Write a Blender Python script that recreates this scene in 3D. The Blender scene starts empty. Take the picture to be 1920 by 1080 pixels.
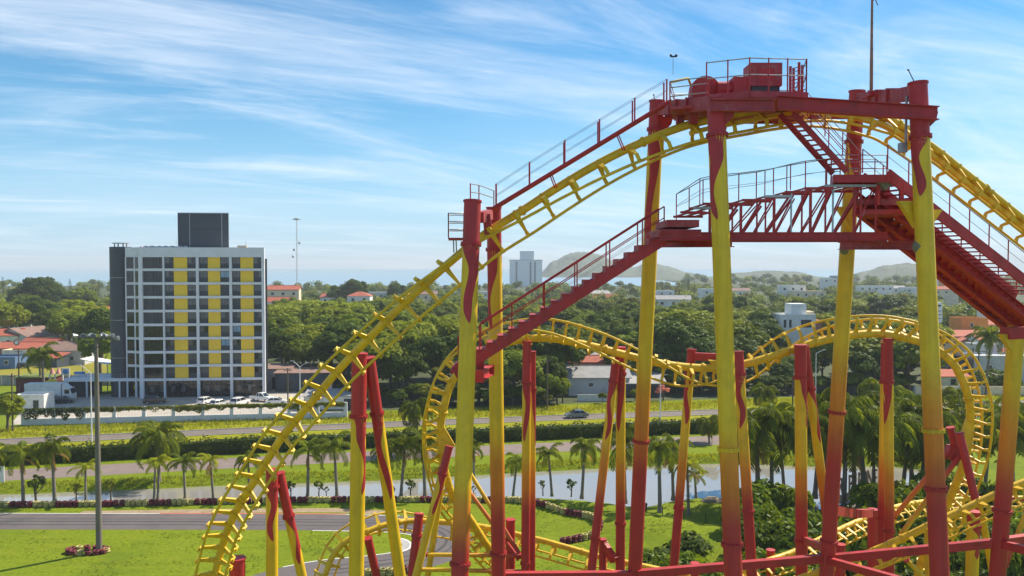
import bpy, bmesh, math, random
from mathutils import Vector, Matrix, noise
random.seed(7)
R = math.radians
scene = bpy.context.scene
COL = scene.collection
# ------------------------------------------------------------------ camera
HAZE = 0.00019
CAM_H = 29.0
F = 1500.0                      # focal length in pixels of a 1920 px wide frame
PITCH = math.atan(43.0 / F)
cam_d = bpy.data.cameras.new('camera')
cam_d.sensor_width = 36.0
cam_d.lens = 36.0 * F / 1920.0
cam_d.clip_start = 0.5
cam_d.clip_end = 30000.0
cam = bpy.data.objects.new('camera', cam_d)
cam.location = (0, 0, CAM_H)
cam.rotation_euler = (R(90) - PITCH, 0, 0)
COL.objects.link(cam)
scene.camera = cam
# ------------------------------------------------------------------ world, sun, exposure
SUN_AZ, SUN_EL = 53.0, 47.0     # azimuth clockwise from the view direction (+Y), elevation
w = bpy.data.worlds.new('World'); scene.world = w; w.use_nodes = True
nt = w.node_tree; N = nt.nodes; L = nt.links
for n in list(N): N.remove(n)
out = N.new('ShaderNodeOutputWorld'); bg = N.new('ShaderNodeBackground')
sky = N.new('ShaderNodeTexSky'); sky.sky_type = 'NISHITA'; sky.sun_disc = False
sky.sun_elevation = R(SUN_EL); sky.sun_rotation = R(SUN_AZ)
sky.air_density = 1.0; sky.dust_density = 0.1; sky.ozone_density = 3.0; sky.altitude = 0
def wmath(op, a, b=None, c=None, clamp=False):
    n = N.new('ShaderNodeMath'); n.operation = op; n.use_clamp = clamp
    for i, x in enumerate((a, b, c)):
        if x is None: continue
        if isinstance(x, (int, float)): n.inputs[i].default_value = x
        else: L.new(x, n.inputs[i])
    return n.outputs[0]
tc = N.new('ShaderNodeTexCoord'); sep = N.new('ShaderNodeSeparateXYZ'); L.new(tc.outputs['Generated'], sep.inputs[0])
zc = wmath('MAXIMUM', sep.outputs[2], 0.0)
den = wmath('ADD', zc, 0.10)
cmb = N.new('ShaderNodeCombineXYZ')
L.new(wmath('DIVIDE', sep.outputs[0], den), cmb.inputs[0]); L.new(wmath('DIVIDE', sep.outputs[1], den), cmb.inputs[1])
def clouds(rot, sx, sy, scale, lo, hi, detail, dist, loc=(0, 0, 0), rough=0.55):
    mr_ = N.new('ShaderNodeMapping'); L.new(cmb.outputs[0], mr_.inputs[0]); mr_.inputs['Rotation'].default_value = (0, 0, R(rot))
    mp = N.new('ShaderNodeMapping'); L.new(mr_.outputs[0], mp.inputs[0]); mp.inputs['Scale'].default_value = (sx, sy, 1); mp.inputs['Location'].default_value = loc
    nz = N.new('ShaderNodeTexNoise'); L.new(mp.outputs[0], nz.inputs['Vector'])
    nz.inputs['Scale'].default_value = scale; nz.inputs['Detail'].default_value = detail; nz.inputs['Roughness'].default_value = rough; nz.inputs['Distortion'].default_value = dist
    mr = N.new('ShaderNodeMapRange'); mr.interpolation_type = 'SMOOTHSTEP'
    mr.inputs[1].default_value = lo; mr.inputs[2].default_value = hi
    L.new(nz.outputs['Fac'], mr.inputs[0])
    return mr.outputs[0]
c1 = clouds(-34, 0.42, 1.25, 0.85, 0.44, 0.78, 12, 0.9, (1.3, 0.4, 0), 0.64)     # long cirrus streaks
c2 = clouds(-24, 0.35, 1.3, 1.9, 0.47, 0.78, 12, 0.8, (4.1, 2.0, 3), 0.66)          # thinner streaks
c3 = clouds(0, 0.5, 0.7, 0.55, 0.36, 0.74, 4, 0.3, (0.2, 1.7, 6), 0.5)         # broad veil
cl = wmath('ADD', wmath('MULTIPLY', c1, 0.60), wmath('MULTIPLY', c2, 0.32))
cl = wmath('ADD', cl, wmath('MULTIPLY', c3, 0.20), clamp=True)
hsv = N.new('ShaderNodeHueSaturation'); hsv.inputs['Saturation'].default_value = 1.38; hsv.inputs['Hue'].default_value = 0.492; hsv.inputs['Value'].default_value = 1.0
L.new(sky.outputs[0], hsv.inputs['Color'])
mix = N.new('ShaderNodeMix'); mix.data_type = 'RGBA'
L.new(cl, mix.inputs[0]); L.new(hsv.outputs[0], mix.inputs[6]); mix.inputs[7].default_value = (7.6, 8.2, 9.0, 1)
veil = N.new('ShaderNodeMapRange'); veil.interpolation_type = 'SMOOTHSTEP'; veil.inputs[1].default_value = 0.30; veil.inputs[2].default_value = -0.02; veil.inputs[3].default_value = 0.0; veil.inputs[4].default_value = 0.72
L.new(sep.outputs[2], veil.inputs[0])
mix2 = N.new('ShaderNodeMix'); mix2.data_type = 'RGBA'
L.new(veil.outputs[0], mix2.inputs[0]); L.new(hsv.outputs[0], mix2.inputs[6]); mix2.inputs[7].default_value = (2.7, 5.0, 7.4, 1)
L.new(mix2.outputs[2], mix.inputs[6])
L.new(mix.outputs[2], bg.inputs['Color']); bg.inputs['Strength'].default_value = 0.088
L.new(bg.outputs[0], out.inputs[0])
sun_d = bpy.data.lights.new('sun', 'SUN'); sun_d.energy = 5.0; sun_d.angle = R(0.53); sun_d.color = (1.0, 0.90, 0.74)
sun = bpy.data.objects.new('sun', sun_d); COL.objects.link(sun)
sdir = Vector((math.sin(R(SUN_AZ)) * math.cos(R(SUN_EL)), math.cos(R(SUN_AZ)) * math.cos(R(SUN_EL)), math.sin(R(SUN_EL))))
sun.rotation_euler = sdir.to_track_quat('Z', 'Y').to_euler(); sun.location = (60, 40, 120)
vs = scene.view_settings
vs.view_transform = 'Standard'; vs.look = 'None'; vs.gamma = 1.0; vs.use_curve_mapping = False
vs.exposure = 0.64
# ------------------------------------------------------------------ helpers
def P(px, py, D):
    """world point seen at photo pixel (px, py) at distance D along +Y"""
    u = (px - 960) / F; v = -(py - 540) / F
    y = math.cos(PITCH) + v * math.sin(PITCH); z = -math.sin(PITCH) + v * math.cos(PITCH)
    k = D / y
    return Vector((u * k, D, CAM_H + z * k))
def G(px, py, z=0.0):
    """point on level z seen at photo pixel"""
    u = (px - 960) / F; v = -(py - 540) / F
    y = math.cos(PITCH) + v * math.sin(PITCH); zz = -math.sin(PITCH) + v * math.cos(PITCH)
    k = (z - CAM_H) / zz
    return Vector((u * k, y * k, z))
class MB:
    def __init__(s): s.v = []; s.f = []; s.s = []; s.c = None
    def add(s, vs_, fs, smooth=False):
        o = len(s.v); s.v.extend([tuple(p) for p in vs_])
        for f in fs: s.f.append(tuple(i + o for i in f)); s.s.append(smooth)
        return s
    def hexa(s, c):
        return s.add(c, [(0, 3, 2, 1), (4, 5, 6, 7), (0, 1, 5, 4), (1, 2, 6, 5), (2, 3, 7, 6), (3, 0, 4, 7)])
    def box(s, x0, x1, y0, y1, z0, z1):
        return s.hexa([(x0, y0, z0), (x1, y0, z0), (x1, y1, z0), (x0, y1, z0), (x0, y0, z1), (x1, y0, z1), (x1, y1, z1), (x0, y1, z1)])
    def beam(s, a, b, w_, h_, up=(0, 0, 1), w2=None, h2=None):
        a = Vector(a); b = Vector(b); t = (b - a).normalized(); u = Vector(up)
        if abs(t.dot(u)) > 0.97: u = Vector((0, 1, 0)) if abs(t.y) < 0.9 else Vector((1, 0, 0))
        sd = t.cross(u).normalized(); u = sd.cross(t).normalized()
        w2 = w_ if w2 is None else w2; h2 = h_ if h2 is None else h2
        c = []
        for p, ww, hh in ((a, w_, h_), (b, w2, h2)):
            c += [p - sd * ww / 2 - u * hh / 2, p + sd * ww / 2 - u * hh / 2, p + sd * ww / 2 + u * hh / 2, p - sd * ww / 2 + u * hh / 2]
        return s.add(c, [(0, 1, 2, 3), (7, 6, 5, 4), (0, 4, 5, 1), (1, 5, 6, 2), (2, 6, 7, 3), (3, 7, 4, 0)])
    def ibeam(s, a, b, w_, h_, t=0.035):
        a = Vector(a); b = Vector(b); z = Vector((0, 0, 1))
        s.beam(a + z * (h_ / 2 - t / 2), b + z * (h_ / 2 - t / 2), w_, t)
        s.beam(a - z * (h_ / 2 - t / 2), b - z * (h_ / 2 - t / 2), w_, t)
        return s.beam(a, b, t, h_ - 2 * t)
    def tube(s, pts, r, n=10, caps=True, smooth=True):
        pts = [Vector(p) for p in pts]; m = len(pts)
        rs = r if isinstance(r, (list, tuple)) else [r] * m
        t0 = (pts[1] - pts[0]).normalized()
        u = Vector((0, 0, 1)) if abs(t0.z) < 0.9 else Vector((0, 1, 0))
        u = (u - t0 * u.dot(t0)).normalized()
        vs_ = []
        for i, p in enumerate(pts):
            t = (pts[min(i + 1, m - 1)] - pts[max(i - 1, 0)]).normalized()
            u = (u - t * u.dot(t)); u = u.normalized() if u.length > 1e-6 else t.orthogonal().normalized()
            b = t.cross(u)
            for k in range(n):
                a = 2 * math.pi * k / n
                vs_.append(p + (u * math.cos(a) + b * math.sin(a)) * rs[i])
        fs = [(i * n + k, i * n + (k + 1) % n, (i + 1) * n + (k + 1) % n, (i + 1) * n + k) for i in range(m - 1) for k in range(n)]
        s.add(vs_, fs, smooth)
        if caps:
            s.add(vs_[:n], [tuple(range(n - 1, -1, -1))]); s.add(vs_[-n:], [tuple(range(n))])
        return s
    def cyl(s, a, b, r, n=16, r2=None): return s.tube([a, b], [r, r if r2 is None else r2], n)
    def prism(s, poly, z0, z1):
        n = len(poly)
        vs_ = [(p[0], p[1], z0) for p in poly] + [(p[0], p[1], z1) for p in poly]
        fs = [tuple(range(n - 1, -1, -1)), tuple(range(n, 2 * n))] + [(i, (i + 1) % n, n + (i + 1) % n, n + i) for i in range(n)]
        return s.add(vs_, fs)
    def extrude(s, poly, d):
        """planar 3-D polygon extruded along vector d"""
        n = len(poly); d = Vector(d)
        vs_ = [Vector(p) for p in poly] + [Vector(p) + d for p in poly]
        fs = [tuple(range(n - 1, -1, -1)), tuple(range(n, 2 * n))] + [(i, (i + 1) % n, n + (i + 1) % n, n + i) for i in range(n)]
        return s.add(vs_, fs)
    def ball(s, c, r, nu=8, nv=5, sc=(1, 1, 1)):
        vs_ = []
        for i in range(nv + 1):
            th = math.pi * i / nv
            for k in range(nu):
                a = 2 * math.pi * k / nu
                vs_.append((c[0] + r * sc[0] * math.sin(th) * math.cos(a), c[1] + r * sc[1] * math.sin(th) * math.sin(a), c[2] + r * sc[2] * math.cos(th)))
        fs = [(i * nu + k, (i + 1) * nu + k, (i + 1) * nu + (k + 1) % nu, i * nu + (k + 1) % nu) for i in range(nv) for k in range(nu)]
        return s.add(vs_, fs, True)
    def mesh(s, name, m):
        me = bpy.data.meshes.new(name); me.from_pydata(s.v, [], s.f)
        me.polygons.foreach_set('use_smooth', s.s)
        if m is not None: me.materials.append(m)
        me.update(); return me
    def build(s, name, m, parent=None, loc=None):
        return link(name, s.mesh(name, m), parent, loc)
def link(name, me, parent=None, loc=None):
    """world-coordinate mesh as object; under a thing whose Empty stands at its base"""
    o = bpy.data.objects.new(name, me); COL.objects.link(o)
    if parent is not None:
        o.parent = parent
        if loc is None:
            acc = Vector((0, 0, 0)); q = parent
            while q is not None: acc += q.location; q = q.parent
            o.location = -acc
    if loc is not None: o.location = loc
    return o
def tag(o, label=None, cat=None, group=None, kind=None):
    if label: o['label'] = label
    if cat: o['category'] = cat
    if group: o['group'] = group
    if kind: o['kind'] = kind
    return o
def thing(name, label, cat, loc=(0, 0, 0), group=None, rz=0.0):
    o = bpy.data.objects.new(name, None); COL.objects.link(o)
    o.empty_display_size = 0.3; o.location = loc; o.rotation_euler = (0, 0, rz)
    return tag(o, label, cat, group, 'thing')
def copy_tree(o, loc=None, rz=None, sc=None, label=None, group=None, parent=None):
    c = o.copy(); COL.objects.link(c)
    if parent is not None: c.parent = parent
    if loc is not None: c.location = loc
    if rz is not None: c.rotation_euler = (c.rotation_euler[0], c.rotation_euler[1], rz)
    if sc is not None: c.scale = sc if hasattr(sc, '__len__') else (sc, sc, sc)
    if label: c['label'] = label
    if group: c['group'] = group
    for ch in KIDS.get(o.name, ()):
        d = ch.copy(); COL.objects.link(d); d.parent = c
        for g in KIDS.get(ch.name, ()):
            e = g.copy(); COL.objects.link(e); e.parent = d
    return c
KIDS = {}
def remember(root):
    """children lists of a prototype, for copying"""
    todo = [root]
    ch = {}
    for o in COL.objects:
        if o.parent is not None: ch.setdefault(o.parent.name, []).append(o)
    KIDS[root.name] = ch.get(root.name, [])
    for c in KIDS[root.name]: KIDS[c.name] = ch.get(c.name, [])
    return root
# ------------------------------------------------------------------ materials
MATS = {}
def M(name, col, rough=0.6, var=0.12, vscale=0.6, bump=0.0, bscale=30.0, metal=0.0, coat=0.0, spec=0.5, dirt=None, dscale=0.35, damt=0.3, rnd=0.0, emit=None, coord='Object', streak=0.0):
    m = bpy.data.materials.new(name); m.use_nodes = True; MATS[name] = m
    n = m.node_tree.nodes; l = m.node_tree.links; b = n['Principled BSDF']
    b.inputs['Roughness'].default_value = rough; b.inputs['Metallic'].default_value = metal
    b.inputs['Coat Weight'].default_value = coat; b.inputs['Coat Roughness'].default_value = 0.15
    b.inputs['Specular IOR Level'].default_value = spec
    tcn = n.new('ShaderNodeTexCoord'); vec = tcn.outputs[coord]
    nz = n.new('ShaderNodeTexNoise'); nz.inputs['Scale'].default_value = vscale; nz.inputs['Detail'].default_value = 6; nz.inputs['Roughness'].default_value = 0.62
    l.new(vec, nz.inputs['Vector'])
    mr = n.new('ShaderNodeMapRange'); mr.inputs[1].default_value = 0.25; mr.inputs[2].default_value = 0.75; mr.inputs[3].default_value = 1 - var; mr.inputs[4].default_value = 1 + var
    l.new(nz.outputs['Fac'], mr.inputs[0])
    mul = n.new('ShaderNodeMix'); mul.data_type = 'RGBA'; mul.blend_type = 'MULTIPLY'; mul.inputs[0].default_value = 1.0
    mul.inputs[6].default_value = (*col, 1)
    val = mr.outputs[0]
    if rnd:
        oi = n.new('ShaderNodeObjectInfo'); m2 = n.new('ShaderNodeMapRange'); m2.inputs[3].default_value = 1 - rnd; m2.inputs[4].default_value = 1 + rnd
        l.new(oi.outputs['Random'], m2.inputs[0]); mm = n.new('ShaderNodeMath'); mm.operation = 'MULTIPLY'
        l.new(val, mm.inputs[0]); l.new(m2.outputs[0], mm.inputs[1]); val = mm.outputs[0]
    l.new(val, mul.inputs[7]); colour = mul.outputs[2]
    if dirt:
        d = n.new('ShaderNodeTexNoise'); d.inputs['Scale'].default_value = dscale; d.inputs['Detail'].default_value = 8; d.inputs['Roughness'].default_value = 0.7
        l.new(vec, d.inputs['Vector']); dm = n.new('ShaderNodeMapRange'); dm.inputs[1].default_value = 0.5; dm.inputs[2].default_value = 0.72; dm.inputs[4].default_value = damt
        l.new(d.outputs['Fac'], dm.inputs[0]); mx = n.new('ShaderNodeMix'); mx.data_type = 'RGBA'
        l.new(dm.outputs[0], mx.inputs[0]); l.new(colour, mx.inputs[6]); mx.inputs[7].default_value = (*dirt, 1); colour = mx.outputs[2]
    if streak:
        mp_ = n.new('ShaderNodeMapping'); mp_.inputs['Scale'].default_value = (5.0, 5.0, 0.22); l.new(vec, mp_.inputs[0])
        s1 = n.new('ShaderNodeTexNoise'); s1.inputs['Scale'].default_value = 1.0; s1.inputs['Detail'].default_value = 7; s1.inputs['Roughness'].default_value = 0.65; l.new(mp_.outputs[0], s1.inputs['Vector'])
        sr = n.new('ShaderNodeMapRange'); sr.inputs[1].default_value = .46; sr.inputs[2].default_value = .74; sr.inputs[4].default_value = streak; l.new(s1.outputs['Fac'], sr.inputs[0])
        sx_ = n.new('ShaderNodeMix'); sx_.data_type = 'RGBA'; l.new(sr.outputs[0], sx_.inputs[0]); l.new(colour, sx_.inputs[6]); sx_.inputs[7].default_value = (.10, .045, .02, 1); colour = sx_.outputs[2]
        rm_ = n.new('ShaderNodeMapRange'); rm_.inputs[1].default_value = .3; rm_.inputs[2].default_value = .7; rm_.inputs[3].default_value = rough - .06; rm_.inputs[4].default_value = rough + .22; l.new(s1.outputs['Fac'], rm_.inputs[0]); l.new(rm_.outputs[0], b.inputs['Roughness'])
    l.new(colour, b.inputs['Base Color'])
    if bump:
        bn = n.new('ShaderNodeTexNoise'); bn.inputs['Scale'].default_value = bscale; bn.inputs['Detail'].default_value = 4; l.new(vec, bn.inputs['Vector'])
        bp = n.new('ShaderNodeBump'); bp.inputs['Strength'].default_value = bump; bp.inputs['Distance'].default_value = 0.02
        l.new(bn.outputs['Fac'], bp.inputs['Height']); l.new(bp.outputs[0], b.inputs['Normal'])
    if emit:
        b.inputs['Emission Color'].default_value = (*emit[0], 1); b.inputs['Emission Strength'].default_value = emit[1]
    return m
def paint_attr(name, rough=0.46):
    """painted steel whose paint colour is stored per vertex (sprayed fade)"""
    m = M(name, (1, 1, 1), rough, 0.14, 0.8, 0.12, 6.0, coat=0.0, dirt=(0.10, 0.06, 0.02), dscale=0.9, damt=0.18, streak=.24)
    n = m.node_tree.nodes; l = m.node_tree.links
    at = n.new('ShaderNodeAttribute'); at.attribute_name = 'paint'
    for k in n:
        if k.type == 'MIX' and k.blend_type == 'MULTIPLY': l.new(at.outputs['Color'], k.inputs[6])
    return m
YEL = (0.72, 0.455, 0.006); RED = (0.42, 0.017, 0.020); ORA = (0.66, 0.20, 0.006)
m_yel = M('yellow_paint', YEL, 0.46, 0.16, 1.2, 0.10, 8, coat=0.0, dirt=(0.22, 0.12, 0.02), dscale=1.4, damt=0.45, streak=.22)
m_red = M('red_paint', RED, 0.48, 0.2, 1.2, 0.10, 8, coat=0.0, dirt=(0.12, 0.02, 0.02), dscale=1.4, damt=0.5, streak=.25)
m_redworn = M('worn_red_paint', (0.36, 0.028, 0.034), 0.55, 0.25, 2.0, 0.15, 14, dirt=(0.40, 0.20, 0.19), dscale=2.2, damt=0.5, streak=.25)
m_paint = paint_attr('faded_paint')
m_gal = M('galvanised_steel', (0.34, 0.36, 0.37), 0.45, 0.15, 3, metal=0.6, dirt=(0.2, 0.06, 0.05), dscale=2, damt=0.5)
m_dark = M('dark_steel', (0.05, 0.05, 0.055), 0.5, 0.2, 2, metal=0.3)
m_rust = M('bare_patched_steel', (0.16, 0.16, 0.12), 0.7, 0.3, 4)
m_conc = M('concrete', (0.36, 0.35, 0.33), 0.85, 0.18, 0.6, 0.2, 12, dirt=(0.16, 0.15, 0.13), dscale=0.8, damt=0.5)
# ================================================================== ground, water, roads
def smooth(t): t = max(0, min(1, t)); return t * t * (3 - 2 * t)
def catmull(pts, per=14):
    """pts: lists of floats, any length; dense samples"""
    o = []
    n = len(pts)
    for i in range(n - 1):
        p0 = pts[max(i - 1, 0)]; p1 = pts[i]; p2 = pts[i + 1]; p3 = pts[min(i + 2, n - 1)]
        for k in range(per):
            t = k / per
            o.append([0.5 * ((2 * b) + (-a + c) * t + (2 * a - 5 * b + 4 * c - d) * t * t + (-a + 3 * b - 3 * c + d) * t ** 3) for a, b, c, d in zip(p0, p1, p2, p3)])
    o.append(list(pts[-1])); return o
def leaf_mat(name, col, trans=0.22, rnd=0.22, rough=0.5, var=0.35):
    m = M(name, col, rough, var, 0.5, rnd=rnd, spec=0.06)
    n = m.node_tree.nodes; l = m.node_tree.links; b = n['Principled BSDF']; o = n['Material Output']
    tr = n.new('ShaderNodeBsdfTranslucent'); mx = n.new('ShaderNodeMixShader'); mx.inputs[0].default_value = trans
    src = b.inputs['Base Color'].links[0].from_socket
    mt = n.new('ShaderNodeMix'); mt.data_type = 'RGBA'; mt.blend_type = 'MULTIPLY'; mt.inputs[0].default_value = 1; mt.inputs[7].default_value = (2.3, 2.0, 0.40, 1)
    l.new(src, mt.inputs[6]); l.new(mt.outputs[2], tr.inputs['Color'])
    l.new(b.outputs[0], mx.inputs[1]); l.new(tr.outputs[0], mx.inputs[2]); l.new(mx.outputs[0], o.inputs['Surface'])
    return m
def grass_mat(name, c1_, c2_, c3_):
    m = M(name, c1_, 0.9, 0.40, 2.6, 0.8, 7.0, spec=0.08, dirt=c2_, dscale=0.11, damt=0.95)
    n = m.node_tree.nodes; l = m.node_tree.links; b = n['Principled BSDF']
    src = b.inputs['Base Color'].links[0].from_socket
    tcn = n.new('ShaderNodeTexCoord'); nz = n.new('ShaderNodeTexNoise'); nz.inputs['Scale'].default_value = 0.35; nz.inputs['Detail'].default_value = 9; nz.inputs['Roughness'].default_value = 0.75
    mp_ = n.new('ShaderNodeMapping'); mp_.inputs['Scale'].default_value = (.35, 1.5, 1); mp_.inputs['Rotation'].default_value = (0, 0, -.15); l.new(tcn.outputs['Object'], mp_.inputs[0]); l.new(mp_.outputs[0], nz.inputs['Vector'])
    mr = n.new('ShaderNodeMapRange'); mr.inputs[1].default_value = .46; mr.inputs[2].default_value = .68; mr.inputs[4].default_value = .6
    l.new(nz.outputs['Fac'], mr.inputs[0]); mx = n.new('ShaderNodeMix'); mx.data_type = 'RGBA'
    l.new(mr.outputs[0], mx.inputs[0]); l.new(src, mx.inputs[6]); mx.inputs[7].default_value = (*c3_, 1); l.new(mx.outputs[2], b.inputs['Base Color'])
    return m
m_grass = grass_mat('mown_grass', (.142, .188, .008), (.080, .128, .008), (.200, .222, .014))
m_verge = grass_mat('verge_grass', (.235, .235, .009), (.13, .165, .008), (.28, .255, .018))
m_soil = M('sandy_soil', (.30, .22, .13), .9, .25, .8, .5, 9)
m_asph = M('asphalt', (.155, .127, .108), .88, .12, .5, .25, 40, dirt=(.22, .19, .17), dscale=.16, damt=.8)
m_kart = M('kart_asphalt', (.115, .098, .096), .85, .12, .5, .25, 40, dirt=(.065, .058, .06), dscale=.22, damt=.8)
m_path = M('pinkish_paving', (.20, .155, .135), .9, .14, .6, .3, 30, dirt=(.14, .11, .10), dscale=.2, damt=.7)
m_lotc = M('pale_paving', (.42, .38, .33), .85, .14, .5, .2, 30, dirt=(.25, .23, .2), dscale=.2, damt=.7)
m_white = M('white_paint', (.72, .72, .70), .6, .10, 1.0, dirt=(.35, .33, .3), dscale=1.2, damt=.4)
m_redkerb = M('red_kerb_paint', (.42, .12, .08), .7, .2, 2)
LVL = -0.75                                            # pond water level
def inside(p, poly):
    c = False; j = len(poly) - 1
    for i in range(len(poly)):
        a, b = poly[i], poly[j]
        if (a[1] > p[1]) != (b[1] > p[1]) and p[0] < (b[0] - a[0]) * (p[1] - a[1]) / (b[1] - a[1]) + a[0]: c = not c
        j = i
    return c
def segd(p, a, b):
    ax, ay = b[0] - a[0], b[1] - a[1]; t = max(0, min(1, ((p[0] - a[0]) * ax + (p[1] - a[1]) * ay) / (ax * ax + ay * ay + 1e-9)))
    return math.hypot(p[0] - a[0] - ax * t, p[1] - a[1] - ay * t)
POND = [tuple(G(px, py, LVL)[:2]) for px, py in [(-120, 948), (60, 950), (200, 949), (330, 944), (480, 941), (640, 938), (800, 938), (900, 940), (1000, 938), (1080, 941), (1150, 951), (1200, 956), (1240, 946), (1300, 938), (1340, 940), (1380, 950), (1440, 960), (1560, 958), (1660, 948), (1760, 930),
        (1760, 885), (1660, 874), (1560, 876), (1450, 872), (1350, 869), (1250, 872), (1170, 876), (1080, 881), (980, 886), (880, 892), (760, 899), (600, 905), (430, 910), (250, 918), (100, 924), (-120, 930)]]
px0, px1 = min(p[0] for p in POND) - 8, max(p[0] for p in POND) + 8
py0, py1 = min(p[1] for p in POND) - 8, max(p[1] for p in POND) + 8
ROADA = ((-83, 130.3), (12, 151.6), (105, 167))
def roadD(x):
    s = 0
    for i, (a, b) in enumerate(ROADA):
        t = b
        for j, (c, _) in enumerate(ROADA):
            if i != j: t *= (x - c) / (a - c)
        s += t
    if x < -140: return roadD(-140) + (x + 140) * .26
    if x > 160: return roadD(160) + (x - 160) * .08
    return s
def height(x, y):
    z = 0.0
    if px0 < x < px1 and py0 < y < py1:
        d = min(segd((x, y), POND[i], POND[i - 1]) for i in range(len(POND)))
        s = -d if inside((x, y), POND) else d
        far = 1.6
        if s < far: z = LVL * (1 - smooth((s + .15) / (far + .15))) if s > 0 else LVL - .9 * smooth(-s / 2.5) - .02
    # grassy rise right of the kart circuit
    for (cx, cy), rx, ry, hh in KNOLL:
        e = ((x - cx) / rx) ** 2 + ((y - cy) / ry) ** 2
        if e < 1: z += hh * (1 - e) ** 2
    if y > 1120 and (x < 260 + (y - 1120) * .2 or y > 1560): z -= 3.0 * (smooth((y - 1120) / 80) if x < 260 + (y - 1120) * .2 else smooth((y - 1560) / 90))
    return z
KNOLL = [((G(1180, 985).x, G(1180, 985).y), 9, 6, 0.9), ((G(1300, 1010).x, G(1300, 1010).y), 11, 7, 1.0), ((G(1020, 950).x, G(1020, 950).y), 13, 3.2, .5)]
def lines(a, b, step, lo, hi, g=1.5):
    v = []; x = a
    while x <= b: v.append(x); x += step
    s = step; x = v[-1]
    while x < hi: s *= g; x += s; v.append(min(x, hi))
    s = step; x = v[0]; w_ = []
    while x > lo: s *= g; x -= s; w_.append(max(x, lo))
    return w_[::-1] + v
gx = lines(-100, 110, 1.3, -5200, 5200); gy = lines(60, 140, 1.3, -60, 6500)
gv = [(x, y, height(x, y)) for y in gy for x in gx]; nx = len(gx)
gf = [(j * nx + i, j * nx + i + 1, (j + 1) * nx + i + 1, (j + 1) * nx + i) for j in range(len(gy) - 1) for i in range(nx - 1)]
gm = MB(); gm.add(gv, gf, True); tag(gm.build('ground', m_grass), kind='structure')
# water
m_water = bpy.data.materials.new('pond_water'); m_water.use_nodes = True
b = m_water.node_tree.nodes['Principled BSDF']; b.inputs['Base Color'].default_value = (.27, .255, .225, 1); b.inputs['Roughness'].default_value = .05; b.inputs['IOR'].default_value = 2.0; b.inputs['Specular IOR Level'].default_value = 0.9
nz = m_water.node_tree.nodes.new('ShaderNodeTexNoise'); nz.inputs['Scale'].default_value = 1.6; nz.inputs['Detail'].default_value = 4
bp = m_water.node_tree.nodes.new('ShaderNodeBump'); bp.inputs['Strength'].default_value = .06; bp.inputs['Distance'].default_value = .05
m_water.node_tree.links.new(nz.outputs['Fac'], bp.inputs['Height']); m_water.node_tree.links.new(bp.outputs[0], b.inputs['Normal'])
tcw = m_water.node_tree.nodes.new('ShaderNodeTexCoord'); m_water.node_tree.links.new(tcw.outputs['Object'], nz.inputs['Vector'])
wm = MB(); wm.add([(px0, py0, LVL), (px1, py0, LVL), (px1, py1, LVL), (px0, py1, LVL)], [(0, 1, 2, 3)]); tag(wm.build('pond_water', m_water), kind='structure')
m_sea = bpy.data.materials.new('sea_water'); m_sea.use_nodes = True
b = m_sea.node_tree.nodes['Principled BSDF']; b.inputs['Base Color'].default_value = (.22, .34, .42, 1); b.inputs['Roughness'].default_value = .35
nz = m_sea.node_tree.nodes.new('ShaderNodeTexNoise'); nz.inputs['Scale'].default_value = .02; nz.inputs['Detail'].default_value = 6; tcw = m_sea.node_tree.nodes.new('ShaderNodeTexCoord'); m_sea.node_tree.links.new(tcw.outputs['Object'], nz.inputs['Vector'])
bp = m_sea.node_tree.nodes.new('ShaderNodeBump'); bp.inputs['Strength'].default_value = .3; m_sea.node_tree.links.new(nz.outputs['Fac'], bp.inputs['Height']); m_sea.node_tree.links.new(bp.outputs[0], b.inputs['Normal'])
sm_ = MB(); sm_.add([(-5190, 1150, -1.2), (5190, 1150, -1.2), (5190, 6490, -1.2), (-5190, 6490, -1.2)], [(0, 1, 2, 3)]); tag(sm_.build('sea', m_sea), kind='structure')
# strips that follow the main road
def strip(name, o0, o1, z, m, x0=-190, x1=260, step=6, cond=None):
    mb = MB(); v = []; x = x0
    xs = []
    while x <= x1: xs.append(x); x += step
    for x in xs: v += [(x, roadD(x) + o0, z), (x, roadD(x) + o1, z)]
    mb.add(v, [(2 * i, 2 * i + 2, 2 * i + 3, 2 * i + 1) for i in range(len(xs) - 1)])
    return tag(mb.build(name, m), kind='structure')
strip('road_verge', 2.3, 13, .004, m_verge)
strip('road', -2.4, 2.3, .008, m_asph)
strip('median_grass', -7.4, -2.4, .012, m_verge)
strip('road', -13, -7.4, .008, m_asph)
strip('service_path', -27.2, -20.6, .008, m_path)
def kerb(name, o0, m=m_conc, x0=-190, x1=260):
    mb = MB(); x = x0
    while x < x1:
        mb.beam((x, roadD(x) + o0, .05), (x + 6, roadD(x + 6) + o0, .05), .18, .13); x += 6
    return tag(mb.build(name, m), kind='structure')
kerb('kerb', 2.4); kerb('kerb', -2.45); kerb('kerb', -7.45)
m_under = M('woodland_undergrowth', (.050, .066, .018), .95, .5, .25, .8, 3, dirt=(.03, .035, .015), dscale=.2, damt=.8)
fl0 = [(-900, 330), (-120, 262), (-52, 205), (-42, roadD(-42) + 18)] + [(x, roadD(x) + (15 if x < 100 else 24)) for x in range(-34, 118, 8)] + [(122, 262), (420, 300), (2600, 900), (2600, 1600), (300, 1600), (265, 1118), (-1000, 1118)]
fm_ = MB(); fm_.add([(x, y, .02) for x, y in fl0], [tuple(range(len(fl0)))]); tag(fm_.build('woodland_floor', m_under), kind='structure')
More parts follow.
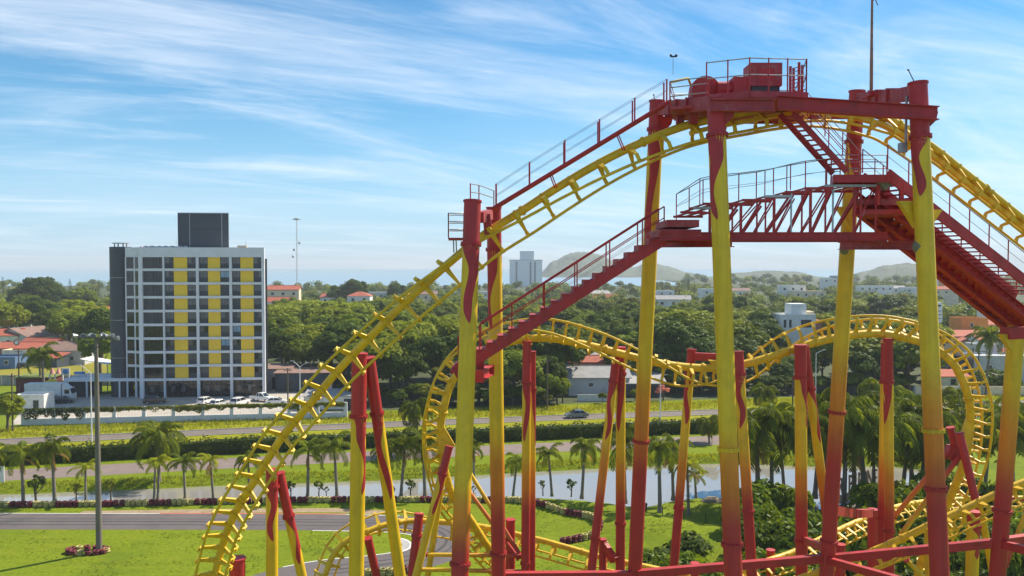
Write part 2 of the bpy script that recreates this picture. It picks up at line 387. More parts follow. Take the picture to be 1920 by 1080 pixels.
# kart circuit
def ribbon(name, pts, wd, z, m, closed=False):
    d = catmull([list(p) for p in pts], 10); v = []; mb = MB()
    for i, p in enumerate(d):
        a = d[max(i - 1, 0)]; b = d[min(i + 1, len(d) - 1)]; t = Vector((b[0] - a[0], b[1] - a[1])).normalized(); n_ = Vector((-t.y, t.x))
        w0, w1 = wd if isinstance(wd, tuple) else (-wd / 2, wd / 2)
        v += [(p[0] + n_.x * w0, p[1] + n_.y * w0, z), (p[0] + n_.x * w1, p[1] + n_.y * w1, z)]
    mb.add(v, [(2 * i, 2 * i + 2, 2 * i + 3, 2 * i + 1) for i in range(len(d) - 1)])
    return tag(mb.build(name, m), kind='structure')
KT = [tuple(G(px, py)[:2]) for px, py in [(-400, 976), (-100, 977), (150, 977.5), (400, 978), (600, 979), (740, 982), (812, 992), (838, 1012), (815, 1036), (755, 1053), (690, 1062), (610, 1070), (545, 1082), (480, 1104), (420, 1140)]]
ribbon('kart_track', KT, 5.6, .008, m_kart)
ribbon('kart_kerb', KT[1:6], (2.78, 2.92), .013, m_white)
ribbon('kart_kerb', KT[4:13], (-2.92, -2.78), .013, m_white)
ribbon('sand_strip', [tuple(G(px, py)[:2]) for px, py in [(150, 962), (350, 959), (520, 957), (640, 957), (720, 962)]], 1.6, .006, m_soil)
ribbon('kart_kerb', [tuple(G(px, py)[:2]) for px, py in [(300, 963), (420, 963), (560, 963.5), (650, 964)]], .35, .0145, m_redkerb)
hp = [tuple(G(px, py)[:2]) for px, py in [(735, 1012), (752, 1013), (763, 1020), (758, 1029), (742, 1034)]]
ribbon('kart_kerb', hp, 1.0, .016, m_conc); ribbon('kart_kerb', hp, (.32, .5), .019, m_white)
# hotel forecourt
lot = MB(); lot.prism([tuple(G(px, py)[:2]) for px, py in [(20, 796.5), (330, 788.5), (645, 781.5), (680, 740), (500, 728), (300, 735), (60, 745)]], -.05, .016); tag(lot.build('forecourt', m_lotc), kind='structure')
ys = MB(); ys.prism([tuple(G(px, py)[:2]) for px, py in [(-40, 716), (200, 706), (205, 672), (-40, 668)]], -.05, .012); tag(ys.build('dry_field', grass_mat('dry_grass', (.24, .22, .03), (.15, .17, .02), (.30, .25, .06))), kind='structure')
m_rub = M('rubber_marks', (.045, .042, .045), .8, .4, 1.5)
for k_, (a_, b_) in enumerate(((-1.25, -1.0), (-.2, .12), (.75, .95))): ribbon('tyre_mark', KT[:12], (a_, b_), .0100 + k_ * .0006, m_rub)
# ================================================================== roller coaster
Z = Vector((0, 0, 1))
def tie_mesh(gauge, drop, rs):
    """one cross tie: two bent arms from the spine round the outside to each rail; x = side, y = along, z = away from rails"""
    m = MB(); g = gauge / 2
    for s in (-1, 1):
        a = Vector((s * rs * 0.35, 0, -rs * 0.2)); e = Vector((s * (g + 0.14), 0, -drop * 0.62)); r_ = Vector((s * (g + 0.02), 0, -drop))
        m.beam(a, e, 0.24, 0.10, (0, 0, 1), 0.11, 0.075)
        m.beam(e, r_, 0.11, 0.07, (1, 0, 0), 0.10, 0.08)
        m.beam(Vector((s * (g + 0.15), 0, -drop * 0.60)), Vector((s * (g + 0.15), 0, -drop * 0.95)), 0.16, 0.03, (1, 0, 0))
    m.beam(Vector((0, -0.05, -rs * 0.2)), Vector((0, 0.05, -rs * 0.2)), rs * 1.9, rs * 1.9)
    return m.mesh('tie', m_yel)
def make_track(name, label, ctrl, rs=0.17, gauge=1.08, drop=0.80, rr=0.062, chain=None):
    """ctrl: (px, py, D, alpha, tie spacing). alpha: 0 rails outside/up, 90 facing the camera, 180 below"""
    pts = []
    for px, py, D, al, sp in ctrl:
        p = P(px, py, D); pts.append([p.x, p.y, p.z, al, sp])
    d = catmull(pts)
    pos = [Vector(q[:3]) for q in d]; n = len(pos)
    frames = []
    for i in range(n):
        t = (pos[min(i + 1, n - 1)] - pos[max(i - 1, 0)]).normalized()
        n0 = Vector((-t.z, 0, t.x)); n0 = (n0 - t * n0.dot(t)).normalized()
        cdir = Vector((0, -1, 0)); cdir = (cdir - t * cdir.dot(t)); cdir = (cdir - n0 * cdir.dot(n0)).normalized()
        a = R(d[i][3]); o_ = n0 * math.cos(a) + cdir * math.sin(a)
        frames.append((t, o_, t.cross(o_).normalized()))
    root = thing(name, label, 'roller coaster', (pos[0].x, pos[0].y, 0))
    MB().tube(pos, rs, 14).build('spine', m_yel, root)
    for s in (-1, 1):
        MB().tube([pos[i] + frames[i][1] * drop + frames[i][2] * s * gauge / 2 for i in range(n)], rr, 8).build('rail', m_yel, root)
    if chain:
        a, b = chain
        idx = [i for i in range(n) if a <= i / n <= b]
        m = MB()
        for k in range(0, len(idx) - 2, 2):
            i, j = idx[k], idx[k + 2]
            m.beam(pos[i] + frames[i][1] * 0.34, pos[j] + frames[j][1] * 0.34, 0.34, 0.16, frames[i][1])
        m.build('chain_trough', m_yel, root)
    acc = 0.0; nxt = 2.6
    for i in range(1, n):
        seg = (pos[i] - pos[i - 1]).length; acc += seg
        if acc >= nxt:
            t = frames[i][0]; nxt += 5.8; jf = MB()
            jf.cyl(pos[i] - t * .06, pos[i] - t * .006, rs * 1.28, 16); jf.cyl(pos[i] + t * .006, pos[i] + t * .06, rs * 1.28, 16); jf.build('joint_flange', m_yel, root)
    tm = tie_mesh(gauge, drop, rs)
    acc = 0.0; nxt = 0.3
    for i in range(1, n):
        seg = (pos[i] - pos[i - 1]).length
        while acc + seg >= nxt:
            p = pos[i - 1].lerp(pos[i], (nxt - acc) / seg); t, o_, sd = frames[i]
            ob = bpy.data.objects.new('tie', tm); COL.objects.link(ob); ob.parent = root
            mat = Matrix((( -sd.x, t.x, -o_.x), (-sd.y, t.y, -o_.y), (-sd.z, t.z, -o_.z))).to_4x4()
            mat.translation = p - root.location
            ob.matrix_local = mat
            nxt += d[i][4]
        acc += seg
    return root, pos, frames
# ---- lift hill and first drop
lift, lpos, lfr = make_track('coaster_track', 'yellow tube track of the lift hill crest and the steep first drop in front', [
    (412, 1250, 35.5, 92, .60), (404, 1140, 35, 92, .60), (405, 1080, 35, 92, .60), (409, 1053, 35, 92, .60), (415.5, 1029, 35, 92, .60), (427, 993, 34.8, 92, .62),
    (440, 964, 34.6, 92, .65), (455.5, 935.5, 34.4, 92, .68), (478, 900, 34.2, 92, .72), (511, 847, 34, 92, .8), (537, 809, 33.8, 93, .88), (582, 756, 33.5, 95, .95),
    (640, 688, 33.3, 99, 1.0), (707, 619, 33, 107, 1.05), (754, 572, 33, 114, 1.1), (809, 522, 33, 122, 1.15), (860, 478, 33, 131, 1.2), (909, 439, 33, 140, 1.25),
    (979, 395, 33, 149, 1.3), (1042, 354, 33, 157, 1.35), (1116, 310, 33, 166, 1.4), (1190, 273, 33, 173, 1.4), (1264, 243, 33, 178, 1.4), (1324, 226, 33, 180, 1.4), (1407, 210, 33, 180, 1.2),
    (1444, 203, 33, 180, 1.2), (1500, 196, 33.1, 180, 1.2), (1550, 196, 33.3, 180, 1.2), (1600, 204, 33.7, 180, 1.2), (1640, 214, 34, 180, 1.2), (1680, 230, 34.4, 180, 1.15), (1752, 278.5, 35.2, 180, 1.15),
    (1803, 319, 35.8, 180, 1.15), (1854, 359, 36.4, 180, 1.15), (1896, 393, 36.9, 180, 1.15), (1990, 468, 38, 180, 1.2), (2120, 572, 39.5, 180, 1.2)], chain=(0.62, 1.0), gauge=1.25)
# ---- sidewinder behind
make_track('coaster_track', 'yellow track of the double-humped inversion standing behind the red staircase', [
    (985, 1100, 50.5, 0, .75), (954, 1063, 50, 0, .75), (915, 1024, 49, 0, .75), (882, 974, 48, 0, .75), (852, 936, 47.5, 0, .75), (836, 890, 47, 0, .75), (827, 845, 46.6, 0, .75), (826, 800, 46.3, 0, .75),
    (832, 765, 46, 0, .75), (842, 728, 46, 2, .75), (858, 700, 46, 5, .75), (885, 672, 46, 10, .75), (920, 652, 46, 15, .75), (960, 640, 46, 22, .72), (1000, 634, 46, 30, .72), (1045, 636, 46, 43, .72),
    (1117, 651, 46, 66, .75), (1165, 663.5, 46, 84, .75), (1237, 681, 46, 116, .75), (1297, 689, 46, 158, .75), (1345, 689, 46, 185, .75), (1402, 681, 46, 230, .75), (1455, 666, 46, 272, .75), (1484, 656, 46, 292, .75),
    (1529, 642, 46, 315, .75), (1580, 631, 46, 333, .75), (1625, 626, 46, 343, .75), (1664, 627, 46, 350, .75), (1712, 637, 46, 356, .75), (1750, 652, 46, 360, .75), (1784, 678, 46, 360, .75), (1799, 701, 46, 360, .75),
    (1811, 729, 46, 360, .75), (1819, 765, 46.2, 362, .75), (1818, 810, 46.5, 366, .75), (1812, 850, 46.8, 370, .75), (1802, 883, 47.2, 374, .75), (1777, 944, 48, 378, .75), (1750, 1000, 49, 380, .75), (1725, 1060, 50, 380, .75), (1715, 1110, 50.5, 380, .75)], rs=0.23, gauge=1.15, drop=0.95, rr=0.072)
# ---- low runs
make_track('coaster_track', 'low yellow track curving over the kart circuit behind the left columns', [
    (592, 1160, 47.5, 275, .75), (600, 1105, 47.5, 275, .75), (610, 1077, 47.6, 275, .75), (620, 1050, 47.8, 275, .75), (633, 1030, 48, 275, .75), (653, 1012, 48.3, 275, .78), (685, 998, 48.6, 275, .8), (713, 987, 49, 270, .85),
    (743, 980, 49.4, 262, .9), (768, 977, 49.8, 250, .95), (815, 978, 50, 225, 1.0), (899, 987, 50, 195, 1.1), (1002, 1010, 49.5, 180, 1.1), (1058, 1025, 49, 180, 1.1), (1130, 1045, 48.5, 180, 1.1), (1240, 1069, 48, 180, 1.1), (1330, 1090, 47.5, 180, 1.1)], rs=0.18, gauge=1.1, drop=0.85)
make_track('coaster_track', 'yellow track climbing to the right edge in front of the low red arm', [
    (1400, 1120, 42, 150, .95), (1500, 1085, 41.5, 150, .95), (1570, 1060, 41, 148, .95), (1643, 1031, 40.6, 145, .95), (1700, 1006, 40.3, 142, .95), (1754, 980, 40, 140, .95), (1816, 951, 40, 138, .95), (1874, 924, 40, 136, .95), (1920, 905, 40, 136, .95), (2010, 872, 40, 136, .95)], rs=0.19)
make_track('coaster_track', 'thin far yellow track low on the right under the red elbow arm', [
    (1330, 1100, 46, 180, .95), (1395, 1068, 47, 180, .95), (1444, 1050, 48, 178, .95), (1490, 1034, 49, 175, .95), (1568, 996, 51, 170, .95), (1615, 975, 52.5, 170, .95), (1679, 951, 55, 175, 1.0), (1740, 940, 57, 180, 1.0), (1804, 936, 58, 180, 1.0), (1904, 934, 59, 180, 1.0), (2010, 933, 60, 180, 1.0)], rs=0.18)
# ------------------------------------------------------------------ columns
def lerp3(a, b, t): return tuple(x + (y - x) * t for x, y in zip(a, b))
def column(label, top, low, dia, fl=None, flames=None, rings=(), grad=None, seed=0, cat='support column', name='support_column', cap=True, group='painted columns carrying the roller coaster', red_only=False, base_z=0.0):
    """top/low: (px, py, D). fl: photo row of the top flange, flames: row where the painted tongues end, grad: rows (yellow ends, red begins)"""
    rnd = random.Random(seed * 17 + 3)
    A = P(*top); B = P(*low); ax = (B - A).normalized(); L_ = (A.z - base_z) / -ax.z; base = A + ax * L_
    r = dia / 2
    def along(py):                                  # distance from the top to a photo row
        return (A - B).length * (py - top[1]) / (low[1] - top[1])
    root = thing(name, label, cat, base, group)
    s_fl = along(fl) if fl else 0.0
    s_y, s_r = (along(grad[0]), along(grad[1])) if grad else (1e9, 1e9 + 1)
    st = [0.0]
    if fl: st += [s_fl, s_fl + 0.002]
    x = (s_fl if fl else 0) + 0.4
    while x < L_: st.append(x); x += 0.4
    st.append(L_)
    u = ax.orthogonal().normalized(); u = Vector((0, -1, 0)); u = (u - ax * u.dot(ax)).normalized(); b = ax.cross(u)
    n = 22; vs_ = []; cols = []
    for q in st:
        if red_only or (fl and q <= s_fl + 1e-4): c = RED
        else:
            t = (q - s_y) / (s_r - s_y)
            c = YEL if t <= 0 else (lerp3(YEL, ORA, smooth(t * 2)) if t < 0.5 else lerp3(ORA, RED, smooth(t * 2 - 1)))
        for k in range(n):
            a = 2 * math.pi * k / n
            vs_.append(A + ax * q + (u * math.cos(a) + b * math.sin(a)) * r); cols.append((*c, 1))
    m = MB(); fs = [(i * n + k, i * n + (k + 1) % n, (i + 1) * n + (k + 1) % n, (i + 1) * n + k) for i in range(len(st) - 1) for k in range(n)]
    m.add(vs_, fs, True); me = m.mesh('shaft', m_paint)
    at = me.color_attributes.new('paint', 'FLOAT_COLOR', 'POINT'); at.data.foreach_set('color', [z for c in cols for z in c])
    link('shaft', me, root)
    if cap: MB().cyl(A - ax * 0.05, A + ax * 0.02, r * 1.10, 22).build('cap', m_red, root)
    for q in ([s_fl] if fl else []) + [along(p) for p in rings]:
        f_ = MB(); f_.cyl(A + ax * (q - 0.055), A + ax * (q - 0.006), r * 1.22, 22); f_.cyl(A + ax * (q + 0.006), A + ax * (q + 0.055), r * 1.22, 22)
        for k in range(14):
            a = 2 * math.pi * k / 14; c = A + (u * math.cos(a) + b * math.sin(a)) * r * 1.13
            f_.beam(c + ax * (q - 0.085), c + ax * (q + 0.085), 0.05, 0.05)
        t = (q - s_y) / (s_r - s_y)
        f_.build('flange', m_red if (fl and q == s_fl) or red_only or t > 0.55 else m_yel, root)
    if flames:
        s_e = along(flames); Lf = s_e - s_fl
        for j in range(2):
            ph0 = rnd.uniform(-1.1, 1.1) + math.pi * j; wob = rnd.uniform(.30, .62) * (1 if rnd.random() < .6 else -1); frq = rnd.uniform(.7, 1.15); thin = rnd.uniform(.38, .58); lf = Lf * (1.0 if j == 0 else rnd.uniform(.8, 1.0))
            fm = MB(); nt_, nw = 30, 8; vv = []
            for i in range(nt_ + 1):
                t = i / nt_; hw = (math.pi / 2 + 0.02) * (1 - t) ** 0.62 * (1 - thin * math.sin(math.pi * min(1, t * 1.15)) ** 1.0)
                if t < .06: hw = max(hw, (math.pi / 2 + .02) * (1 - t * 3))
                ce = ph0 + wob * math.sin(2 * math.pi * frq * t) * smooth(t * 3)
                for k in range(nw + 1):
                    a = ce + hw * (2 * k / nw - 1)
                    vv.append(A + ax * (s_fl + t * lf) + (u * math.cos(a) + b * math.sin(a)) * (r + 0.004))
            W = nw + 1
            fm.add(vv, [(i * W + k, i * W + k + 1, (i + 1) * W + k + 1, (i + 1) * W + k) for i in range(nt_) for k in range(nw)], True)
            fm.build('flame', m_red, root)
    MB().box(base.x - .7, base.x + .7, base.y - .7, base.y + .7, base_z + 0.003, base_z + 0.35).build('footing', m_conc, root)
    return root
CC = column
CC('tall yellow column in front under the machine platform, red flames at its head', (1342, 188, 30), (1375, 1080, 28.8), .66, 255, 418, (846, 1022), (790, 1000), 1, cap=False)
CC('tall column behind the top of the left staircase, leaning away to the left', (1232, 190, 36), (1190, 1080, 37.5), .66, 240, 470, (816,), (640, 890), 2)
CC('tall front column carrying the right end of the top red beam', (1721, 157, 30), (1762, 1080, 29), .66, 258, 372, (810, 918), (660, 960), 3)
CC('tall column below the flagpole mast, behind the truss footbridge', (1607, 172, 36), (1550, 1080, 37), .66, 262, 400, (763, 1012), (610, 870), 4)
CC('front yellow column left of the staircase foot, red top and flames', (886, 378, 31), (862, 1080, 29.6), .66, 460, 612, (1058,), (890, 1050), 5)
CC('rear column of the left pair, staircase passing in front of it', (926, 390, 36), (935, 1080, 36.5), .66, 466, 612, (1036,), (780, 980), 6)
CC('column at the right edge under the descending red staircase', (1906, 612, 34), (1870, 1080, 34.6), .66, None, None, (955,), (700, 940), 7, cap=False)
CC('upright column with red head under the middle of the first drop', (674, 664, 35.8), (668, 1080, 35.8), .68, 780, 925, (), (1300, 1500), 8)
CC('leaning brace column beside the red-headed drop support', (692, 672, 36.2), (750, 1080, 37.6), .54, 772, 930, (), (1300, 1500), 9)
CC('short upright column with red head under the lower first drop', (510, 882, 37), (510, 1080, 37), .55, 912, 1012, (), (1300, 1500), 10)
CC('leaning brace column under the lower first drop', (524, 888, 37.4), (566, 1080, 38), .46, 967, 1055, (), (1300, 1500), 11)
CC('slim column under the left hump of the inversion', (988, 641, 45.6), (985, 1080, 45.6), .50, 716, 826, (1056,), (840, 960), 12)
CC('thin column tucked right behind the left hump column', (999, 660, 46.6), (998, 1080, 46.8), .36, 730, 835, (), (840, 960), 13)
CC('leaning left leg of the A-frame under the inversion track', (1157, 657, 46.6), (1108, 1080, 45.6), .50, 716, 826, (1010,), (815, 960), 14)
CC('right leg of the A-frame under the inversion track', (1164, 652, 46.9), (1163, 1080, 47.3), .56, 700, 806, (980,), (835, 950), 15)
CC('far leg of the red yoke over the dip between the humps', (1297, 656, 47.6), (1262, 1080, 47), .52, 700, 796, (953,), (820, 950), 16)
CC('near leg of the red yoke over the dip between the humps', (1384, 660, 45), (1410, 1080, 44), .58, 702, 804, (960,), (830, 950), 17)
CC('red-topped upright column left of the right hump', (1501, 648, 45.0), (1503, 1080, 45.0), .66, 708, 800, (1013,), (850, 960), 18)
CC('slanting column crossing down right from the red-topped upright', (1508, 650, 45.4), (1549, 960, 46.5), .52, 728, 828, (), (840, 960), 19)
CC('left one of the twin columns under the right hump', (1660, 640, 46.4), (1651, 1080, 46.4), .46, 716, 790, (972,), (830, 950), 20)
CC('right one of the twin columns under the right hump', (1665, 636, 45.6), (1668, 1080, 45.2), .52, 716, 795, (995,), (840, 980), 21)
CC('leaning post with red flames beside the left loop foot', (842, 838, 45.5), (780, 1080, 44.5), .46, 890, 965, (), (1060, 1250), 22)
CC('second leaning post behind the flame-painted one at the loop foot', (838, 845, 46.4), (802, 1080, 46.6), .36, 880, 930, (), (1060, 1250), 23)
CC('flame-painted column under the low track at the right', (1826, 960, 41), (1822, 1080, 41), .62, 985, 1045, (), (1300, 1500), 24)
CC('thin yellow brace right of the low flame-painted column', (1840, 960, 41.5), (1862, 1080, 42.5), .34, None, None, (), (1300, 1500), 25, cap=False)
CC('yellow column behind the front right column, low on the right', (1744, 985, 42), (1746, 1080, 42), .6, None, None, (), (1300, 1500), 26)
CC('red stub column at the foot of the first drop', (445, 1048, 36), (445, 1130, 36), .70, None, None, (), (0, 1), 27, red_only=True)
CC('red bent post carrying the low track above the kart circuit', (786, 964, 49), (772, 1080, 48.5), .55, None, None, (1005,), (0, 1), 28, red_only=True)
CC('red leaning post behind the big left column, under the low track', (690, 1010, 48), (706, 1080, 48.5), .5, None, None, (), (0, 1), 29, red_only=True)
CC('red post behind the rear left column, topped flat', (957, 975, 47), (957, 1080, 47), .56, None, None, (), (0, 1), 30, red_only=True)
CC('red post with arm between the A-frame legs', (1130, 1012, 47.6), (1130, 1080, 47.6), .45, None, None, (), (0, 1), 31, red_only=True)
CC('red stub post low behind the front middle column', (1303, 1057, 46), (1303, 1090, 46), .5, None, None, (), (0, 1), 32, red_only=True)
CC('red stub post at the low bend of the far track', (1445, 1032, 48.6), (1445, 1090, 48.6), .5, None, None, (), (0, 1), 33, red_only=True)
CC('red post where the elbow arm ends by the twin columns', (1636, 956, 50), (1636, 1080, 50), .62, None, None, (), (0, 1), 34, red_only=True)
CC('red stub low on the right beside the crossed beams', (1576, 1022, 39), (1576, 1080, 39), .44, None, None, (), (0, 1), 35, red_only=True)
# ------------------------------------------------------------------ braces and arms
def brace(label, a, b, dia, name='brace_tube', ca=None, cb=None, cat='brace'):
    A = P(*a); B = P(*b)
    root = thing(name, label, cat, (A.x, A.y, min(A.z, B.z)), 'painted tube braces of the roller coaster')
    m = MB(); n = 12; st = 12
    t = (B - A).normalized(); m.tube([A.lerp(B, i / st) for i in range(st + 1)], dia / 2, n, caps=False)
    me = m.mesh('tube', m_paint); cols = []
    for i in range(st + 1):
        c = lerp3(ca or RED, cb or RED, smooth(i / st)); cols += [*c, 1] * n
    at = me.color_attributes.new('paint', 'FLOAT_COLOR', 'POINT'); at.data.foreach_set('color', cols)
    link('tube', me, root)
    for q in (A, B): MB().cyl(q - t * 0.04, q + t * 0.04, dia * 0.62, 12).build('end_plate', m_red, root)
    return root
brace('upper slanting brace from the left loop down to the slim column', (880, 885, 47), (978, 1045, 46), .24, ca=YEL, cb=RED)
brace('lower slanting brace from the left loop down to the slim column', (880, 922, 47.2), (972, 1048, 46.4), .24, ca=ORA, cb=RED)
brace('upper slanting brace from the right loop down to the twin columns', (1787, 836, 46), (1676, 970, 46), .28, ca=RED, cb=ORA)
brace('lower slanting brace from the right loop down to the twin columns', (1797, 858, 45.6), (1690, 1002, 45.6), .28, ca=RED, cb=YEL)
brace('dark red upright holding the foot of the right loop', (1799, 812, 45.4), (1835, 962, 44.6), .44, ca=RED, cb=RED)
brace('short red stub sticking up left of the right loop foot', (1782, 802, 46), (1790, 836, 46), .40, ca=RED, cb=RED)
brace('upper yellow cross tube by the left loop foot', (800, 1040, 45.4), (990, 1042, 46), .24, ca=YEL, cb=RED)
brace('lower yellow cross tube by the left loop foot', (790, 1068, 44.8), (990, 1072, 45.6), .24, ca=YEL, cb=RED)
brace('yellow raker falling right from the low flame-painted column', (1700, 1050, 41), (1735, 1085, 41), .26, ca=YEL, cb=YEL)
brace('orange raker at the right edge below the crossed beams', (1925, 960, 41), (1885, 1060, 41), .26, ca=YEL, cb=RED)
def beamthing(label, segs, m=m_red, name='steel_beam', w_=0.30, h_=0.34, kind='i', cat='steel beam'):
    pts = [(P(*a), P(*b)) for a, b in segs]
    q = pts[0][0]
    root = thing(name, label, cat, (q.x, q.y, min(min(a.z, b.z) for a, b in pts)), 'red steel beams of the roller coaster')
    for a, b in pts:
        mb = MB()
        if kind == 'i': mb.ibeam(a, b, w_, h_)
        else: mb.beam(a, b, w_, h_)
        mb.build('beam', m, root)
        for e in (a, b):
            t = (b - a).normalized(); MB().beam(e - t * 0.018, e + t * 0.018, w_ * 1.2, h_ * 1.15).build('end_plate', m, root)
    return root
beamthing('long low red beam between the two rear tall columns', [((1196, 1076, 37.2), (1546, 1047, 36.9))], kind='b', h_=.36)
beamthing('low red beam running right towards the right edge column', [((1560, 1047, 36.9), (1866, 1018, 34.6))], kind='b', h_=.36)
beamthing('low red beam falling towards the front right column', [((1558, 1052, 36.6), (1755, 1108, 29.4))], kind='b', h_=.30)
beamthing('low red beam between the left pair and the rear middle column', [((944, 1079, 36.6), (1184, 1077, 37.3))], kind='b', h_=.30)
beamthing('low red beam leaving the right edge column to the back', [((1878, 1016, 34.7), (1990, 1000, 36.5))], kind='b', h_=.34)
beamthing('low red beam leaving the right edge column to the front', [((1878, 1020, 34.4), (1990, 1048, 31))], kind='b', h_=.34)
beamthing('red bracket beam tying the left pair of columns above the staircase foot', [((897, 706, 31.2), (918, 694, 35.6))], kind='i', h_=.42, w_=.34)
beamthing('short red tie near the slanting column low on the right', [((1508, 1012, 45), (1546, 1028, 40))], kind='b', h_=.36)
beamthing('red elbow arm from the rear mast column to the far low track', [((1560, 956, 38), (1600, 963, 44)), ((1600, 963, 44), (1632, 962, 49.5))], kind='b', h_=.46, w_=.34)
beamthing('thin red tie beam far behind the right edge column', [((1842, 935, 58), (1990, 936, 60))], kind='b', h_=.3)
beamthing('red yoke beam over the dip between the humps', [((1300, 668, 47.6), (1384, 672, 45.2))], kind='b', h_=.44, w_=.36, name='yoke_beam')
beamthing('small red arm between the A-frame legs', [((1132, 1022, 47.4), (1152, 1050, 46.8))], kind='b', h_=.5, w_=.3)
def plate_thing(label, poly, thick, m, name='gusset_plate', cat='steel plate'):
    pts = [P(*q) for q in poly]
    root = thing(name, label, cat, (pts[0].x, pts[0].y, min(q.z for q in pts)))
    MB().extrude(pts, (0, thick, 0)).build('plate', m, root); return root
plate_thing('big yellow gusset plate on the left loop spine', [(822, 800, 46.2), (831, 797, 46.2), (853, 835, 46.2), (846, 846, 46.2), (828, 852, 46.2), (820, 846, 46.2)], .14, m_yel)
plate_thing('big yellow gusset plate on the right loop spine', [(1812, 786, 46.2), (1823, 786, 46.2), (1824, 835, 46.2), (1812, 846, 46.2), (1800, 824, 46.2)], .14, m_yel)
plate_thing('red clamp plate of the right loop foot', [(1783, 836, 45.8), (1800, 838, 45.8), (1806, 858, 45.8), (1788, 866, 45.8), (1776, 852, 45.8)], .5, m_red)
def saddle(label, c, top, w_, m):
    a = P(*c); b = P(*top); root = thing('track_saddle', label, 'track saddle', a, 'saddles between columns and track')
    MB().beam(a, b, w_, w_, (0, 1, 0)).build('saddle_box', m, root); MB().beam(a - Vector((0, 0, .03)), a + Vector((0, 0, .03)), w_ * 1.5, w_ * 1.5, (0, 1, 0)).build('seat_plate', m, root)
saddle('yellow saddle on the left hump column', (988, 645, 45.8), (989, 634, 46), .42, m_yel)
saddle('yellow saddle on the right hump column', (1664, 642, 45.8), (1664, 628, 46), .42, m_yel)
saddle('yellow saddle hanging under the red yoke beam', (1338, 676, 46), (1340, 690, 46), .36, m_yel)
# ------------------------------------------------------------------ head frame on top
hf = thing('head_frame', 'red steel head frame of beams joining the four tall column heads', 'steel frame', P(1342, 200, 30))
MB().ibeam(P(1330, 198, 29.55), P(1452, 198, 29.55), .34, .44).build('long_beam', m_redworn, hf)
MB().ibeam(P(1458, 193, 29.5), P(1757, 213, 29.5), .36, .50).build('long_beam', m_red, hf)
MB().ibeam(P(1246, 214, 35.4), P(1625, 214, 35.4), .3, .40).build('far_beam', m_red, hf)
for a, b in (((1240, 205, 35.8), (1340, 193, 30)), ((1614, 186, 35.7), (1718, 176, 30.2))):
    A = P(*a); B = P(*b); c = MB(); c.beam(A, B, .42, .52)
    c.build('cross_beam', m_redworn, hf)
    for t in (.28, .42, .62):
        q = A.lerp(B, t); d_ = (B - A).normalized()
        MB().beam(q - d_ * .06, q + d_ * .06, .6, .62).build('stiffener', m_redworn, hf)
for px, py, D in ((1275, 220, 33.4), (1300, 214, 32.6)):
    MB().beam(P(px, py - 16, D), P(px, py + 18, D), .3, .3).build('hanger', m_redworn, hf)
MB().beam(P(1650, 196, 33.8), P(1650, 222, 33.8), .26, .26).build('hanger', m_redworn, hf)
for (px, py, D), s in (((1362, 218, 29.8), 1), ((1742, 225, 29.8), 1), ((1248, 232, 35.8), 1)):
    a = P(px, py, D); MB().extrude([a + Vector((-.3, 0, .32)), a + Vector((.34, 0, .32)), a + Vector((.26, 0, -.02)), a + Vector((-.22, 0, -.5))], (0, .06, 0)).build('gusset', m_red, hf)
MB().tube([P(1618, 184, 34.5), P(1634, 179, 33.8), P(1708, 163, 30.8)], .06, 8).build('rope_pipe', m_redworn, hf)
MB().tube([P(1700, 180, 30.4), P(1698, 282, 30.4)], .05, 8).build('conduit', m_gal, hf)
a = P(1694, 272, 30.3); MB().box(a.x - .16, a.x + .1, a.y - .12, a.y + .12, a.z - .28, a.z + .08).build('junction_box', m_gal, hf)
mast = thing('flagpole_mast', 'thin tall weathered mast rising from the right head beam', 'mast', P(1634, 178, 33.6))
MB().tube([P(1633.5, 178, 33.6), P(1634, 120, 33.6), P(1634.5, 60, 33.6), P(1635.5, -20, 33.6)], [.075, .07, .055, .045], 8).build('pole', M('mast_paint', (.26, .13, .07), .6, .3, 1.2), mast)
MB().beam(P(1633.5, 180, 33.6), P(1633.5, 172, 33.6), .3, .3).build('foot', m_red, mast)
MB().tube([P(1635, 3, 33.6), P(1641, -2, 33.6), P(1646, 10, 33.6)], .02, 5).build('hook', m_dark, mast)
for k in range(6): MB().beam(P(1634, 20 + k * 24, 33.55), P(1637, 20 + k * 24, 33.55), .03, .03).build('peg', m_dark, mast)
def rod(label, a, b):
    o = thing('lightning_rod', label, 'lightning rod', P(*a)); MB().cyl(P(*a), P(*b), .02, 6).build('rod', m_dark, o); MB().ball(P(*b), .04).build('tip', m_dark, o)
rod('short tilted rod on the front right column head', (1716, 157, 30), (1703, 131, 30))
rod('short rod on the rear middle column head', (1227, 190, 36), (1226, 178, 36))
an = thing('wind_gauge', 'tiny wind gauge on a hair-thin post above the platform end', 'wind gauge', P(1262, 140, 33))
MB().cyl(P(1262, 140, 33), P(1262, 106, 33), .012, 5).build('post', m_gal, an); MB().beam(P(1257, 106, 33), P(1269, 106, 33), .05, .05).build('crossarm', m_dark, an)
for px in (1258, 1268): MB().ball(P(px, 104, 33), .06).build('cup', m_dark, an)
# ------------------------------------------------------------------ railings helper
def railing(root, posts, h=1.05, r=.022, rails=(0.5, 1.0), m=None, pm=None):
    """posts: base points; vertical posts and straight rails between"""
    m = m or m_gal; pm = pm or m_red
    for p in posts: MB().cyl(p, p + Z * h, r * 1.25, 6).build('post', pm, root)
    for q in rails:
        MB().tube([p + Z * h * q for p in posts], r, 6).build('handrail', m, root)
